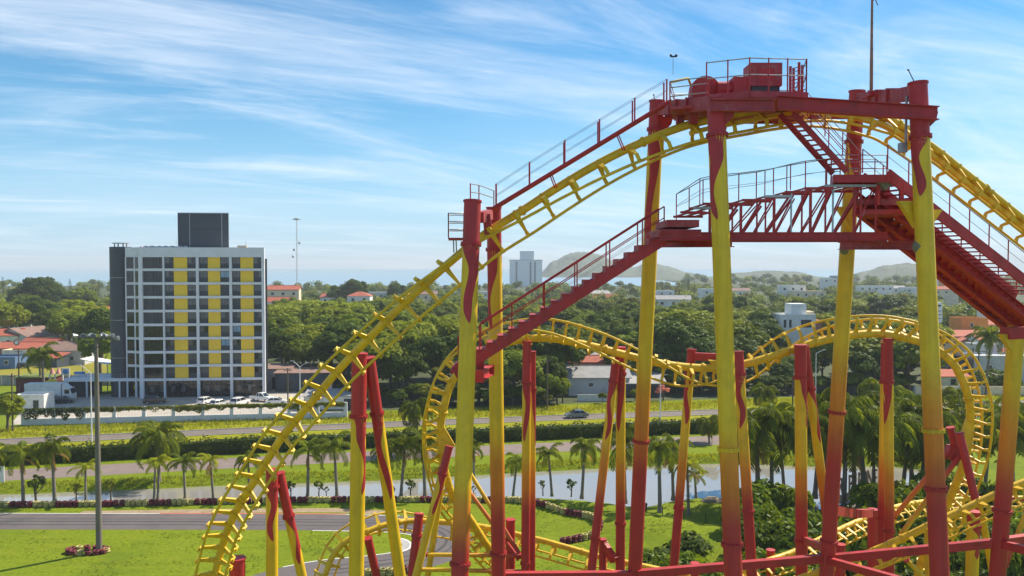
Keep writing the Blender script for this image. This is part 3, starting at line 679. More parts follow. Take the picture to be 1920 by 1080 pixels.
# ------------------------------------------------------------------ machine platform
pf = thing('machine_platform', 'red service platform on top with railings and chequer floor', 'platform', P(1400, 188, 32))
zpl = P(1400, 172, 29.7).z
def onz(px, D, z): u = (px - 960) / F; return Vector((u * D / math.cos(PITCH), D, z))
dk = [onz(1322, 30.4, zpl), onz(1402, 29.7, zpl), onz(1508, 29.9, zpl), onz(1487, 35.2, zpl), onz(1330, 35.2, zpl)]
MB().prism([(p.x, p.y) for p in dk], zpl - .10, zpl).build('deck', m_redworn, pf)
for i in range(len(dk)):
    a, b = dk[i] - Z * .15, dk[(i + 1) % len(dk)] - Z * .15
    MB().beam(a + Z * .06, b + Z * .06, .08, .24).build('edge_beam', m_redworn, pf)
dk2 = [onz(1254, 32.0, zpl - .1), onz(1326, 31.2, zpl - .1), onz(1330, 34.4, zpl - .1), onz(1262, 34.4, zpl - .1)]
MB().prism([(p.x, p.y) for p in dk2], zpl - .22, zpl - .12).build('deck', m_redworn, pf)
def edge(a, b, n): return [a.lerp(b, i / n) for i in range(n)]
railing(pf, edge(dk[0], dk[1], 2) + edge(dk[1], dk[2], 3) + [dk[2]], h=1.26, rails=(.5, .98))
railing(pf, edge(dk[2], dk[3], 3) + edge(dk[3], dk[4], 4) + [dk[4]], h=1.26, rails=(.5, .98))
railing(pf, [dk2[1], dk2[0], dk2[3], dk2[2]], h=1.0, rails=(.4, .75, 1.0))
MB().tube([onz(1256, 32.2, zpl + .92), onz(1288, 32, zpl + 1.02), onz(1296, 33.8, zpl + 1.0)], .05, 6).build('yellow_guard', m_yel, pf)
for px, D in ((1478, 31), (1484, 31.3), (1494, 30.4), (1500, 30.8)):
    MB().cyl(onz(px, D, zpl), onz(px, D, zpl + 1.25), .055, 8).build('cable_post', m_red, pf)
for k in range(7):
    MB().beam(onz(1476, 31, zpl + .25 + k * .15), onz(1508 - (k % 3) * 4, 30.6, zpl + .28 + k * .15), .03, .03).build('cable_rung', m_red if k < 4 else m_gal, pf)
mc = thing('lift_motor', 'red box-shaped lift motor with gearbox on the service platform', 'motor', onz(1424, 32.2, zpl))
c0 = onz(1426, 32.0, zpl)
MB().box(c0.x - .62, c0.x + .62, c0.y - .5, c0.y + .5, c0.z + .62, c0.z + 1.52).build('motor_housing', m_redworn, mc)
MB().box(c0.x - .55, c0.x + .55, c0.y - .42, c0.y + .42, c0.z, c0.z + .62).build('motor_base', m_dark, mc)
MB().box(c0.x - 1.25, c0.x - .63, c0.y - .4, c0.y + .4, c0.z + .35, c0.z + 1.0).build('gear_box', m_red, mc)
MB().box(c0.x - .3, c0.x + .3, c0.y - .52, c0.y - .505, c0.z + .8, c0.z + 1.3).build('access_plate', m_red, mc)
dr = thing('chain_drive', 'red chain wheel cover with coupling shaft at the left of the platform', 'chain drive', onz(1330, 32.6, zpl))
d0 = onz(1318, 32.6, zpl + .25)
for i in range(1):
    pr = [(d0.x - .55, d0.z - .1), (d0.x + .45, d0.z - .1), (d0.x + .5, d0.z + .55)] + [(d0.x - .02 + .56 * math.cos(a), d0.z + .42 + .52 * math.sin(a)) for a in [R(20 + k * 15) for k in range(10)]] + [(d0.x - .58, d0.z + .3)]
    MB().extrude([(x, d0.y - .35, z) for x, z in pr], (0, .7, 0)).build('wheel_cover', m_red, dr)
MB().cyl(d0 + Vector((.35, -.6, .35)), d0 + Vector((1.0, -.6, .35)), .30, 14).build('drum', m_red, dr)
MB().cyl(d0 + Vector((1.0, -.6, .4)), d0 + Vector((1.7, -.6, .4)), .20, 12).build('coupling', m_redworn, dr)
MB().cyl(d0 + Vector((1.7, -.6, .42)), d0 + Vector((1.78, -.6, .42)), .22, 12).build('coupling_ring', M('bare_cream_metal', (.6, .55, .42), .5), dr)
MB().cyl(d0 + Vector((.3, .2, .75)), d0 + Vector((1.3, .2, .62)), .14, 12).build('shaft', m_gal, dr)
MB().box(d0.x + .3, d0.x + 1.6, d0.y - .9, d0.y - .3, d0.z, d0.z + .16).build('bed_frame', m_red, dr)
# ------------------------------------------------------------------ inclined walkway above the drop
wk = thing('drop_walkway', 'narrow red inclined catwalk with cable handrails above the first drop', 'catwalk', P(925, 392, 32.5))
wa, wb = P(922, 392, 32.3), P(1252, 192, 32.3)
for off in (0, .62):
    MB().tube([wa + Vector((0, off, 0)), wb + Vector((0, off, 0))], .075, 8).build('stringer', m_red, wk)
for k in range(26):
    t = (k + .5) / 26; q = wa.lerp(wb, t)
    MB().beam(q, q + Vector((0, .62, 0)), .16, .03).build('tread', m_red, wk)
for off in (0, .62):
    pp = []
    for px, py in ((930, 389), (993, 348), (1059, 307), (1124, 268), (1190, 228), (1250, 193)):
        q = P(px, py, 32.3) + Vector((0, off, 0)); pp.append(q); MB().cyl(q, q + Z * .95, .035, 6).build('post', m_red, wk)
    for h in (.5, .95): MB().tube([q + Z * h for q in pp], .008, 5).build('cable', m_dark, wk)
for px, py, px2, py2 in ((1030, 325, 1040, 352), (1156, 253, 1168, 282)):
    for d_ in (0, 4): MB().cyl(P(px + d_, py, 32.5), P(px2 + d_, py2, 32.8), .025, 6).build('strut', m_red, wk)
hb = thing('column_head_beam', 'pinkish red beam joining the heads of the left pair of columns', 'steel beam', P(905, 410, 33))
MB().beam(P(899, 408, 31.2), P(918, 402, 35.7), .34, .42).build('beam', m_redworn, hb)
MB().beam(P(912, 402, 33), P(916, 440, 33), .32, .5).build('hanger', m_redworn, hb)
nest = thing('service_basket', 'small railed service basket hanging left of the left column pair', 'service basket', P(856, 446, 33.5))
bz = P(856, 446, 33).z; bl = [onz(841, 32.8, bz), onz(870, 32.8, bz), onz(870, 34, bz), onz(841, 34, bz)]
MB().prism([(p.x, p.y) for p in bl], bz - .08, bz).build('floor', m_red, nest)
railing(nest, bl + [bl[0]], h=1.0, rails=(.33, .66, 1.0))
for px in (850, 855): MB().cyl(P(px, 446, 33.2), P(px + 1, 474, 33.2), .03, 6).build('leg', m_gal, nest)
cb = thing('column_top_guard', 'thin guard rail on top of the left column heads', 'guard rail', P(900, 385, 33))
railing(cb, [P(882, 379, 31.4), P(898, 380, 33), P(926, 388, 35.4)], h=.72, rails=(.55, 1.0)); 
# ------------------------------------------------------------------ left staircase
st = thing('red_staircase', 'red steel staircase climbing from the left column pair to the footbridge', 'staircase', P(893, 668, 33))
sa, sb = P(892, 668, 32.6), P(1238, 446, 32.6)
nst = 17; W_ = 1.25
run = (sb.x - sa.x) / nst; rise = (sb.z - sa.z) / nst
sm = MB(); sm.box(0, run + .03, 0, W_, rise * .86, rise * .98); sm.box(0, .04, .012, W_ - .012, -.02, rise * .86); smh = sm.mesh('step', m_redworn)
for k in range(nst):
    o = link('step', smh, st, loc=(sa.x + k * run - st.location.x, sa.y - st.location.y, sa.z + k * rise - st.location.z))
slope = math.atan2(rise, run)
for off in (0.02, W_ - .02):
    MB().beam(sa + Vector((-.2, off, -.30)), sb + Vector((0.2, off, -.06)), .10, .40).build('stringer', m_red, st)
    tri = MB()
    for k in range(nst):
        x = sa.x + k * run; z = sa.z + k * rise; y = sa.y + off
        tri.extrude([(x + .04, y - .02, z - .05), (x + run, y - .02, z + rise * .80), (x + .04, y - .02, z + rise * .80)], (0, .04, 0))
    tri.build('step_cheek', m_red, st)
for off in (0.0, W_):
    pp = []
    for k in (0, 3, 6, 9, 12, 15, 17):
        q = Vector((sa.x + (k + .35) * run, sa.y + off, sa.z + (k + .9) * rise)); pp.append(q)
        MB().cyl(q, q + Z * 1.02, .03, 6).build('post', m_red, st)
    MB().tube([q + Z * 1.02 for q in pp], .028, 6).build('handrail', m_red, st)
    MB().tube([q + Z * .56 for q in pp], .02, 6).build('handrail', m_red, st)
    MB().tube([q + Z * .28 for q in pp], .008, 5).build('wire', m_gal, st)
MB().beam(P(846, 694, 33), P(872, 694, 33), 1.2, .10).build('landing', m_red, st)
MB().extrude([P(846, 690, 32.5), P(866, 672, 32.5), P(866, 706, 32.5), P(858, 712, 32.5)], (0, 1.0, 0)).build('landing_bracket', m_red, st)
MB().beam(P(901, 668, 33.6), P(901, 704, 33.6), .3, .3).build('hanger', m_red, st)
MB().cyl(P(860, 668, 32.6), P(860, 630, 32.6), .05, 6).build('post', m_red, st)
# ------------------------------------------------------------------ footbridge with stepped truss
fb = thing('truss_footbridge', 'red stepped truss footbridge crossing between the tall columns', 'footbridge', P(1240, 445, 32))
Dn, Df = 31.4, 33.9
for D in (Dn, Df):
    zc_ = P(1400, 443, Dn).z
    MB().ibeam(onz(1236, D, zc_), onz(1662, D, zc_), .22, .32).build('bottom_chord', m_red, fb)
MB().ibeam(P(1216, 457, 35.9), P(1372, 455, 30.4), .26, .34).build('cross_beam', m_red, fb)
MB().ibeam(P(1576, 461, 35.8), P(1722, 460, 30.2), .26, .34).build('cross_beam', m_redworn, fb)
for q in ((1722, 462, 29.75), (1583, 466, 35.95)):
    a = P(*q); MB().ball(a, .30, 10, 8, (.62, 1.0, .95)).build('weld_patch', m_rust, fb)
zb = P(1300, 432, Dn).z
steps = [(1238, 1314, 432), (1250, 1310, 414), (1286, 1345, 397), (1300, 1350, 388), (1318, 1405, 380), (1390, 1445, 373), (1432, 1480, 366), (1470, 1515, 358), (1506, 1560, 351), (1545, 1660, 346)]
for i, (x0, x1, y) in enumerate(steps):
    z = P(1400, y, Dn).z; a = onz(x0, Dn, z); b = onz(x1, Dn, z)
    if i < 2: MB().box(a.x, b.x, Dn - .02, Df, z - .24, z + .04).build('step_box', m_redworn, fb)
    else:
        MB().box(a.x, b.x, Dn - .05, Dn + .07, z - .09, z).build('step_beam', m_red if i % 3 else m_gal, fb)
        MB().box(a.x, b.x, Df - .06, Df + .06, z - .09, z).build('step_beam', m_red, fb)
        nn = max(1, int((b.x - a.x) / .36)); 
        for k in range(nn):
            x = a.x + (b.x - a.x) * (k + .1) / nn
            MB().box(x, x + .14, Dn + .08, Df - .07, z - .05, z - .01).build('tread', m_red, fb)
def ztop(px):
    z = None
    for x0, x1, y in steps:
        if x0 <= px <= x1: z = P(1400, y, Dn).z
    return z - .09
zch = zc_ + .16
for D in (Dn, Df):
    for i, px in enumerate((1330, 1345, 1372, 1388, 1418, 1434, 1450, 1482, 1502, 1518, 1546, 1560, 1600, 1612, 1640)):
        MB().beam(onz(px, D, zch), onz(px, D, ztop(px)), .055 if i % 3 else .10, .06, (0, 1, 0)).build('upright', m_gal if i in (7, 11) else m_red, fb)
    for i, px in enumerate((1346, 1368, 1390, 1412, 1434, 1452, 1476, 1500, 1520, 1545, 1562, 1600)):
        q = px + (48 if i % 3 == 1 else 36)
        if q < 1655: MB().beam(onz(px, D, zch), onz(q, D, ztop(q)), .05 if i % 2 else .085, .05, (0, 1, 0)).build('diagonal', m_red, fb)
for D, rows in ((Dn, [(1268, 412), (1292, 400), (1318, 385), (1345, 381), (1385, 375), (1418, 371), (1450, 364), (1482, 356), (1510, 350), (1548, 346), (1575, 346)]), (Df, [(1268, 415), (1312, 386), (1340, 380), (1385, 376), (1434, 370), (1475, 362), (1510, 356), (1550, 350), (1590, 350), (1640, 350)])):
    hs = [P(px, py, D) for px, py in rows]
    tops = []
    for i, q in enumerate(hs):
        hh = 1.0 if D == Dn else 1.15; MB().cyl(q, q + Z * hh, .022, 6).build('post', m_red, fb); tops.append(q + Z * hh)
    MB().tube(tops, .018, 6).build('handrail', m_gal, fb); MB().tube([q - Z * .5 for q in tops], .010, 5).build('wire', m_gal, fb)
# ------------------------------------------------------------------ right stairs
ls = thing('steep_stair', 'steep red open-tread stair dropping from the top platform to the landing', 'stair', P(1570, 325, 31.5))
n0, n1 = P(1487, 212, 31.0), P(1588, 322, 31.0); f0, f1 = P(1462, 214, 32.0), P(1562, 326, 32.0)
MB().beam(n0, n1, .07, .22).build('stringer', m_red, ls); MB().beam(f0, f1, .07, .22).build('stringer', m_red, ls)
for k in range(12):
    t = (k + .6) / 12.4; MB().beam(n0.lerp(n1, t), f0.lerp(f1, t), .20, .05).build('tread', m_red, ls)
for a, b in ((n0, n1), (f0 + Vector((1.1, 0, -.1)), f1 + Vector((1.1, 0, -.1)))):
    pp = [a.lerp(b, t) for t in (0, .33, .66, 1)]
    for q in pp: MB().cyl(q, q + Z * .95, .022, 6).build('post', m_red, ls)
    for h in (.35, .65, .95): MB().tube([q + Z * h for q in pp], .016, 6).build('handrail', m_gal if h > .9 else m_red, ls)
rs_ = thing('right_staircase', 'wide red staircase descending to the right edge along the lift hill', 'staircase', P(1665, 330, 31.4))
la = P(1560, 328, 31); zl = la.z
lp = [onz(1562, 31, zl), onz(1668, 31, zl), onz(1660, 32.7, zl), onz(1556, 32.7, zl)]
MB().prism([(p.x, p.y) for p in lp], zl - .06, zl).build('landing', m_red, rs_)
for a, b in ((0, 1), (3, 2), (0, 3), (1, 2)): MB().beam(lp[a] - Z * .14, lp[b] - Z * .14, .08, .30).build('landing_edge', m_red, rs_)
railing(rs_, [lp[3], lp[3].lerp(lp[2], .5), lp[2]], h=1.0, rails=(.45, .72, 1.0))
sA, sB = P(1664, 326, 31.0), P(1960, 556, 33.2)
off = Vector((-.42, 1.25, 0)); 
MB().beam(sA, sB, .09, .42).build('stringer', m_red, rs_); MB().beam(sA + off, sB + off, .09, .42).build('stringer', m_red, rs_)
ns = 30
for k in range(ns):
    t = (k + .5) / ns; MB().beam(sA.lerp(sB, t), sA.lerp(sB, t) + off, .24, .05).build('tread', m_red, rs_)
for o_ in (Vector((0, 0, 0)), off):
    pp = [sA.lerp(sB, t) + Z * .18 + o_ for t in (0, .125, .25, .375, .5, .625, .75, .875, 1)]
    for q in pp: MB().cyl(q, q + Z * .95, .025, 6).build('post', m_red, rs_)
    MB().tube([q + Z * .95 for q in pp], .024, 6).build('handrail', m_gal, rs_); MB().tube([q + Z * .5 for q in pp], .012, 6).build('wire', m_gal, rs_)
for (a, b) in (((1640, 366, 32.3), (1960, 618, 34.6)), ((1610, 374, 33.3), (1960, 650, 35.6)), ((1606, 392, 34.3), (1960, 668, 36.6))):
    MB().ibeam(P(*a), P(*b), .30, .46).build('carriage_beam', m_red, rs_)
for k in range(26):
    t = k / 26
    p1 = P(1640, 366, 32.3).lerp(P(1960, 618, 34.6), t); p2 = P(1606, 392, 34.3).lerp(P(1960, 668, 36.6), t)
    MB().beam(p1, p1.lerp(p2, .44), .47, .03).build('lower_tread', m_red, rs_); MB().beam(p1.lerp(p2, .56), p2, .47 if k % 5 else .2, .03).build('lower_tread', m_red, rs_)
ub = thing('landing_underframe', 'dark red box frame under the stair landing between the right columns', 'steel frame', P(1620, 400, 32))
MB().beam(P(1598, 378, 32.2), P(1728, 380, 30.6), .3, .22).build('beam', m_redworn, ub)
MB().beam(P(1612, 388, 34.6), P(1720, 388, 34.6), .3, .3).build('beam', m_red, ub)
q = [onz(1620, 31.4, P(1620, 388, 31.4).z), onz(1722, 31.0, P(1620, 388, 31.4).z), onz(1716, 34.4, P(1620, 388, 31.4).z), onz(1612, 34.4, P(1620, 388, 31.4).z)]
MB().prism([(p.x, p.y) for p in q], q[0].z - .3, q[0].z - .1).build('floor_box', m_red, ub)
for px, y0, y1, D in ((1646, 330, 385, 31.4), (1690, 345, 385, 31.2), (1664, 335, 385, 33)): MB().beam(P(px, y0, D), P(px, y1, D), .14, .14).build('upright', m_red, ub)
MB().beam(P(1648, 336, 31.3), P(1664, 352, 31.3), .3, .3).build('bracket', m_rust, ub)
for s, (px, py, D) in ((-1, (1704, 392, 30)), (1, (1750, 408, 30)), (-1, (1584, 400, 35.7)), (-1, (1893, 640, 33.8))):
    a = P(px, py, D); MB().extrude([a + Vector((s * .35, 0, .3)), a + Vector((-s * .35, 0, .3)), a + Vector((-s * .3, 0, -.7))], (0, .3, 0)).build('yellow_bracket', m_yel, ub)
MB().beam(P(1884, 624, 34), P(1930, 622, 34), .7, .5).build('cap_block', m_red, ub)
# ================================================================== vegetation
m_bark = M('bark', (.11, .085, .06), .9, .3, 2, .5, 12)
m_palmbark = M('palm_bark', (.20, .175, .145), .9, .25, 1.5, .4, 10)
LEAF = [leaf_mat('leaf_mid', (.125, .168, .011)), leaf_mat('leaf_dark', (.066, .104, .011)), leaf_mat('leaf_light', (.205, .245, .011)), leaf_mat('leaf_olive', (.15, .165, .018))]
m_palm = leaf_mat('palm_leaf', (.115, .15, .014), .35, .25, .42)
m_palmy = leaf_mat('palm_leaf_light', (.21, .24, .014), .4, .2, .42)
m_hedge = leaf_mat('hedge_leaf', (.05, .074, .009), .25, .1)
m_shrub = leaf_mat('shrub_leaf', (.10, .15, .012), .3, .2, .35)
m_vine = leaf_mat('vine_leaf', (.13, .155, .018), .4, .2)
m_tuft = leaf_mat('tall_grass', (.20, .23, .02), .4, .0)
m_pink = leaf_mat('pink_blossom', (.55, .22, .20), .3, .1)
def rdir(rnd):
    z = rnd.uniform(-1, 1); a = rnd.uniform(0, 2 * math.pi); s = math.sqrt(1 - z * z); return Vector((s * math.cos(a), s * math.sin(a), z))
def leafcard(mb, p, nrm, size, rnd, asp=0.6):
    t = nrm.cross(rdir(rnd)); t = t.normalized() if t.length > 1e-3 else nrm.orthogonal().normalized(); b_ = nrm.cross(t)
    a = t * size * .5; c = b_ * size * .5 * asp; o = len(mb.v)
    mb.v += [tuple(p - a), tuple(p - c + nrm * size * .06), tuple(p + a), tuple(p + c + nrm * size * .06)]; mb.f.append((o, o + 1, o + 2, o + 3)); mb.s.append(False)
def lobe(mb, c, r, n, size, rnd, flat=.8, rn=.75):
    for k in range(n):
        d = rdir(rnd)
        if d.z < -.35 and rnd.random() < .6: d.z = -d.z
        rr = r * (rnd.uniform(.55, 1.0) ** .5) * (1 + .18 * noise.noise(Vector((c.x * .3 + d.x * 2.3, c.y * .3 + d.y * 2.3, d.z * 2.3))))
        p = c + Vector((d.x * rr, d.y * rr, d.z * rr * flat))
        nn = (d * 1.0 + Vector((0, 0, .35)) + rdir(rnd) * rn).normalized()
        leafcard(mb, p, nn, size * rnd.uniform(.6, 1.3), rnd)
def core(mb, c, r, rnd, flat=.8):
    o = MB(); o.ball((0, 0, 0), 1, 8, 6)
    vs_ = []
    for v in o.v:
        k = r * .50 * (1 + .25 * noise.noise(Vector(v) * 1.7 + c)); vs_.append((c.x + v[0] * k, c.y + v[1] * k, c.z + v[2] * k * flat))
    mb.add(vs_, o.f, False)
def crown_mesh(seed, rx, h, nl, nleaf, size, mat, core_on=True, zb=.28, spread=1.0, lob=(.19, .31), rn=.5):
    """crown of many small leaf lobes set over an egg-shaped shell between zb*h and h, radius rx"""
    rnd = random.Random(seed); mb = MB(); zc0 = h * (zb + 1) / 2; rz = h * (1 - zb) / 2
    for i in range(nl):
        d = rdir(rnd)
        if d.z < -.4: d.z *= -.6; d.normalize()
        r = rx * rnd.uniform(*lob); k = rnd.uniform(.55, 1.0) ** .6
        wob = 1 + .28 * noise.noise(Vector((d.x * 1.6 + seed, d.y * 1.6, d.z * 1.6)))
        c = Vector((d.x * (rx - r * .7) * k * wob, d.y * (rx - r * .7) * k * wob, zc0 + d.z * (rz - r * .6) * k * wob))
        if core_on: core(mb, c, r * 1.25, rnd)
        lobe(mb, c, r, nleaf, size, rnd, .85, rn=rn)
    if core_on: core(mb, Vector((0, 0, zc0)), min(rx, rz) * 1.15, rnd)
    return mb.mesh('crown', mat)
def trunk_mesh(seed, h, r, mat=None, limbs=4, rx=3):
    rnd = random.Random(seed + 99); mb = MB()
    mb.tube([(0, 0, -.3), (rnd.uniform(-.1, .1), rnd.uniform(-.1, .1), h * .3), (rnd.uniform(-.3, .3), rnd.uniform(-.3, .3), h * .62)], [r * 1.25, r, r * .55], 8)
    for i in range(limbs):
        a = rnd.uniform(0, 6.28); z0 = h * rnd.uniform(.24, .45)
        mb.tube([(0, 0, z0), (rx * .35 * math.cos(a), rx * .35 * math.sin(a), z0 + h * .14), (rx * .6 * math.cos(a), rx * .6 * math.sin(a), z0 + h * .3)], [r * .5, r * .36, r * .16], 6)
    return mb.mesh('trunk', mat or m_bark)
def tree_proto(seed, h, rx, nl, nleaf, size, mat, **k):
    return (trunk_mesh(seed, h, h * .022 + .05, rx=rx), crown_mesh(seed, rx, h, nl, nleaf, size, mat, **k), h)
BT = [tree_proto(11, 12, 5.2, 46, 95, .78, LEAF[0]), tree_proto(12, 12, 4.6, 40, 95, .72, LEAF[1]), tree_proto(13, 12, 6.0, 52, 95, .82, LEAF[0], zb=.35), tree_proto(14, 12, 4.8, 42, 95, .76, LEAF[2]),
      tree_proto(15, 12, 5.6, 48, 95, .78, LEAF[1], zb=.2), tree_proto(16, 12, 5.0, 34, 90, .72, LEAF[3], lob=(.17, .27)), tree_proto(17, 12, 6.4, 44, 95, .80, LEAF[2], zb=.5), tree_proto(18, 12, 5.0, 30, 110, .66, LEAF[1], zb=.15, lob=(.2, .36))]
SMALL = [tree_proto(21, 3.0, 1.1, 16, 60, .22, LEAF[0], core_on=False, zb=.25), tree_proto(22, 3.0, 1.2, 14, 60, .24, LEAF[1], core_on=False, zb=.3), tree_proto(23, 3.0, 1.0, 11, 50, .22, LEAF[3], core_on=False, zb=.35)]
def put_tree(pr, loc, h, label, group, name='broadleaf_tree', cat='tree', wide=1.0, rz=None):
    rz = random.uniform(0, 6.28) if rz is None else rz; s = h / pr[2]
    root = thing(name, label, cat, loc, group, rz); root.scale = (s * wide, s * wide, s)
    link('trunk', pr[0], root, (0, 0, 0)); link('crown', pr[1], root, (0, 0, 0)); return root
# conifers
def conifer_proto(seed, h):
    rnd = random.Random(seed); mb = MB()
    for i in range(22):
        t = i / 22; z = h * (.16 + .82 * t); r = h * .17 * (1 - t) ** .9 + .15
        for k in range(7):
            a = k * .9 + i * .55 + rnd.uniform(-.2, .2)
            for q in range(6):
                f_ = (q + .6) / 6; p = Vector((math.cos(a) * r * f_, math.sin(a) * r * f_, z + r * f_ * .25))
                leafcard(mb, p, (Vector((0, 0, 1)) + rdir(rnd) * .6).normalized(), .75 * (1.2 - t * .5), rnd, .5)
    tm = MB(); tm.tube([(0, 0, -.3), (0, 0, h * .98)], [h * .018 + .05, .03], 7)
    return (tm.mesh('trunk', m_bark), mb.mesh('crown', LEAF[1]), h)
CON = conifer_proto(5, 18)
# palms
def palm_proto(seed, h, rf, nf, mat, droop=1.0, tr=.17, shaft=True, up=.9, lw=.05):
    rnd = random.Random(seed); tm = MB()
    lean = Vector((rnd.uniform(-.25, .25), rnd.uniform(-.25, .25), 0))
    tp = [Vector((0, 0, -.2)), Vector((0, 0, .5)), lean * .3 + Vector((0, 0, h * .4)), lean * .7 + Vector((0, 0, h * .75)), lean + Vector((0, 0, h))]
    tm.tube(tp, [tr * 1.7, tr * 1.15, tr * 1.05, tr * .9, tr * .75], 10)
    top = Vector((0, 0, 0)); cr = MB()
    if shaft: cr.tube([top - Vector((0, 0, .1)), top + Vector((0, 0, rf * .28))], [tr * .85, tr * .4], 8)
    c0_ = top + Vector((0, 0, rf * .22 if shaft else 0))
    for i in range(nf):
        a = i * 2.399 + rnd.uniform(-.2, .2); el = R(up * (78 - 100 * (i / nf) ** .8) + rnd.uniform(-8, 8)); ln = rf * rnd.uniform(.85, 1.12) * (1.0 if i > 2 else .85)
        d = Vector((math.cos(a), math.sin(a), 0)); pts = [c0_.copy()]; p = c0_.copy(); e = el; ns_ = 11
        for k in range(ns_):
            p = p + (d * math.cos(e) + Vector((0, 0, 1)) * math.sin(e)) * ln / ns_; pts.append(p.copy()); e -= droop * (.11 + .085 * k / 3)
        cr.tube(pts, [.03 * (1 - k / 13) * rf / 2.5 + .006 for k in range(ns_ + 1)], 4, caps=False)
        side = Vector((-d.y, d.x, 0))
        for k in range(1, ns_ + 1):
            for j in (0, .5):
                q = pts[k - 1].lerp(pts[k], j); tdir = (pts[k] - pts[k - 1]).normalized()
                f_ = (k - 1 + j) / ns_; ll = rf * .24 * (math.sin(math.pi * (.14 + .80 * f_)) ** .6)
                for s in (-1, 1):
                    dr = (side * s * .9 + tdir * .55 + Vector((0, 0, -.35 - .5 * rnd.random() * droop))).normalized()
                    m_ = q + dr * ll * .5; en = q + dr * ll + Vector((0, 0, -ll * .25 * droop)); wv = tdir * lw * rf / 2.2
                    o = len(cr.v); cr.v += [tuple(q - wv * .5), tuple(q + wv * .5), tuple(m_ + wv), tuple(en), tuple(m_ - wv)]
                    cr.f.append((o, o + 1, o + 2, o + 3, o + 4)); cr.s.append(False)
    return (tm.mesh('trunk', m_palmbark), cr.mesh('crown', mat), h, lean)
PALM = [palm_proto(31, 6, 3.2, 11, m_palm, .80), palm_proto(32, 6, 3.0, 12, m_palm, .95), palm_proto(33, 5, 2.8, 9, m_palmy, .72), palm_proto(34, 6, 3.4, 13, m_palm, .9)]
COCO = palm_proto(35, 8, 3.8, 22, m_palm, .8, .16, False, 1.05)
WEEP = [palm_proto(36, 8, 3.6, 24, m_palm, 1.12, .16), palm_proto(37, 8, 3.9, 26, m_palm, 1.0, .15), palm_proto(38, 8, 3.4, 22, m_palmy, 1.1, .15)]
m_deadf = leaf_mat('dry_palm_leaf', (.24, .16, .07), .25, .2)
DEAD = palm_proto(40, 1, 2.2, 2, m_deadf, .5, .16, False, -.9, .05)[1]
def put_palm(pr, px, base, crown, label, group, wide=1.0, name='palm_tree', z=0.0):
    g = G(px, base, z); D = g.y; h = (base - crown) / F * D * 1.0
    root = thing(name, label, 'palm tree', g, group, random.uniform(0, 6.28)); k = max(.85, min(1.45, h / 5.2)) * wide
    t = link('trunk', pr[0], root, (0, 0, 0)); t.scale = (k, k, h / pr[2]); c = link('crown', pr[1], root, (pr[3].x * k, pr[3].y * k, h)); c.scale = (k, k, k)
    root.rotation_euler = (R(random.uniform(-4, 4)), R(random.uniform(-4, 4)), root.rotation_euler[2])
    if random.random() < .45: dd = link('dead_frond', DEAD, root, (pr[3].x * k, pr[3].y * k, h - .05)); dd.rotation_euler = (0, 0, random.uniform(0, 6)); dd.scale = (k, k, k)
    return root
grpP = 'palms planted along the pond'
row = [(44, 943, 858, 0), (103, 942, 846, 1), (161, 941, 884, 2), (347, 934, 872, 0), (400, 933, 866, 2), (468, 931, 868, 1), (577, 930, 850, 0), (632, 930, 846, 3), (722, 931, 852, 1), (752, 930, 846, 0), (797, 930, 838, 3), (-20, 944, 860, 1)]
names_ = ['first palm from the left edge behind the tyre wall', 'tall palm left of the concrete floodlight pole', 'short bushy palm just left of the floodlight pole', 'third palm right of the floodlight pole by the water', 'light green palm nearest left of the first drop', 'palm seen through the lower first drop track', 'palm between the first drop and the red-headed column', 'palm just left of the red-headed drop column', 'palm right of the leaning drop brace', 'second palm right of the leaning drop brace', 'palm at the left foot of the inversion loop', 'palm cut by the left picture edge']
for (px, b_, c_, k), nm in zip(row, names_): put_palm(PALM[k], px, b_, c_, nm + ', at the pond', grpP)
put_palm(PALM[2], 289, 936, 874, 'left twin light green palm by the pond, right of the floodlight pole', grpP, .9); put_palm(PALM[2], 296, 934, 868, 'right twin light green palm by the pond, right of the floodlight pole', grpP, .9)
put_palm(COCO, 299, 900, 816, 'big ragged coconut palm standing behind the twin palms', grpP, 1.1)
row = [(962, 931, 872, 1, 'drooping palm left of the slim hump column'), (1035, 928, 858, 0, 'palm on the pond shore right of the slim hump column'), (1091, 932, 846, 1, 'palm on the pond shore left of the A-frame'), (1172, 940, 838, 3, 'palm behind the A-frame legs'), (1237, 962, 852, 1, 'palm on the lawn right of the rear middle column'), (1262, 935, 848, 0, 'palm behind the far yoke leg'), (1291, 966, 880, 2, 'small palm on the lawn between the yoke legs'), (1305, 932, 896, 2, 'tiny palm at the water edge between the yoke legs'), (890, 905, 845, 1, 'palm behind the front left column')]
for px, b_, c_, k, nm in row: put_palm(PALM[k], px, b_, c_, nm, grpP)
cl_ = [(1402, 905, 800), (1421, 948, 812), (1448, 950, 800), (1470, 915, 790), (1494, 948, 815), (1528, 930, 800), (1560, 948, 812), (1582, 950, 800), (1602, 930, 790), (1622, 948, 806), (1640, 935, 795), (1690, 940, 800), (1708, 930, 780), (1724, 950, 815), (1742, 930, 800), (1776, 935, 805), (1800, 925, 790), (1845, 930, 800), (1872, 925, 780), (1900, 935, 810), (1928, 920, 790), (1660, 950, 815), (1545, 915, 780), (1752, 915, 770)]
for i, (px, b_, c_) in enumerate(cl_): put_palm((WEEP + PALM)[(0, 1, 3, 2, 1, 6, 0)[i % 7]], px, b_, c_ + random.uniform(-14, 12) + (22 if px > 1765 else 6), 'shaggy drooping palm in the dense palm grove behind the right columns', 'palm grove on the right', random.uniform(.85, 1.3))
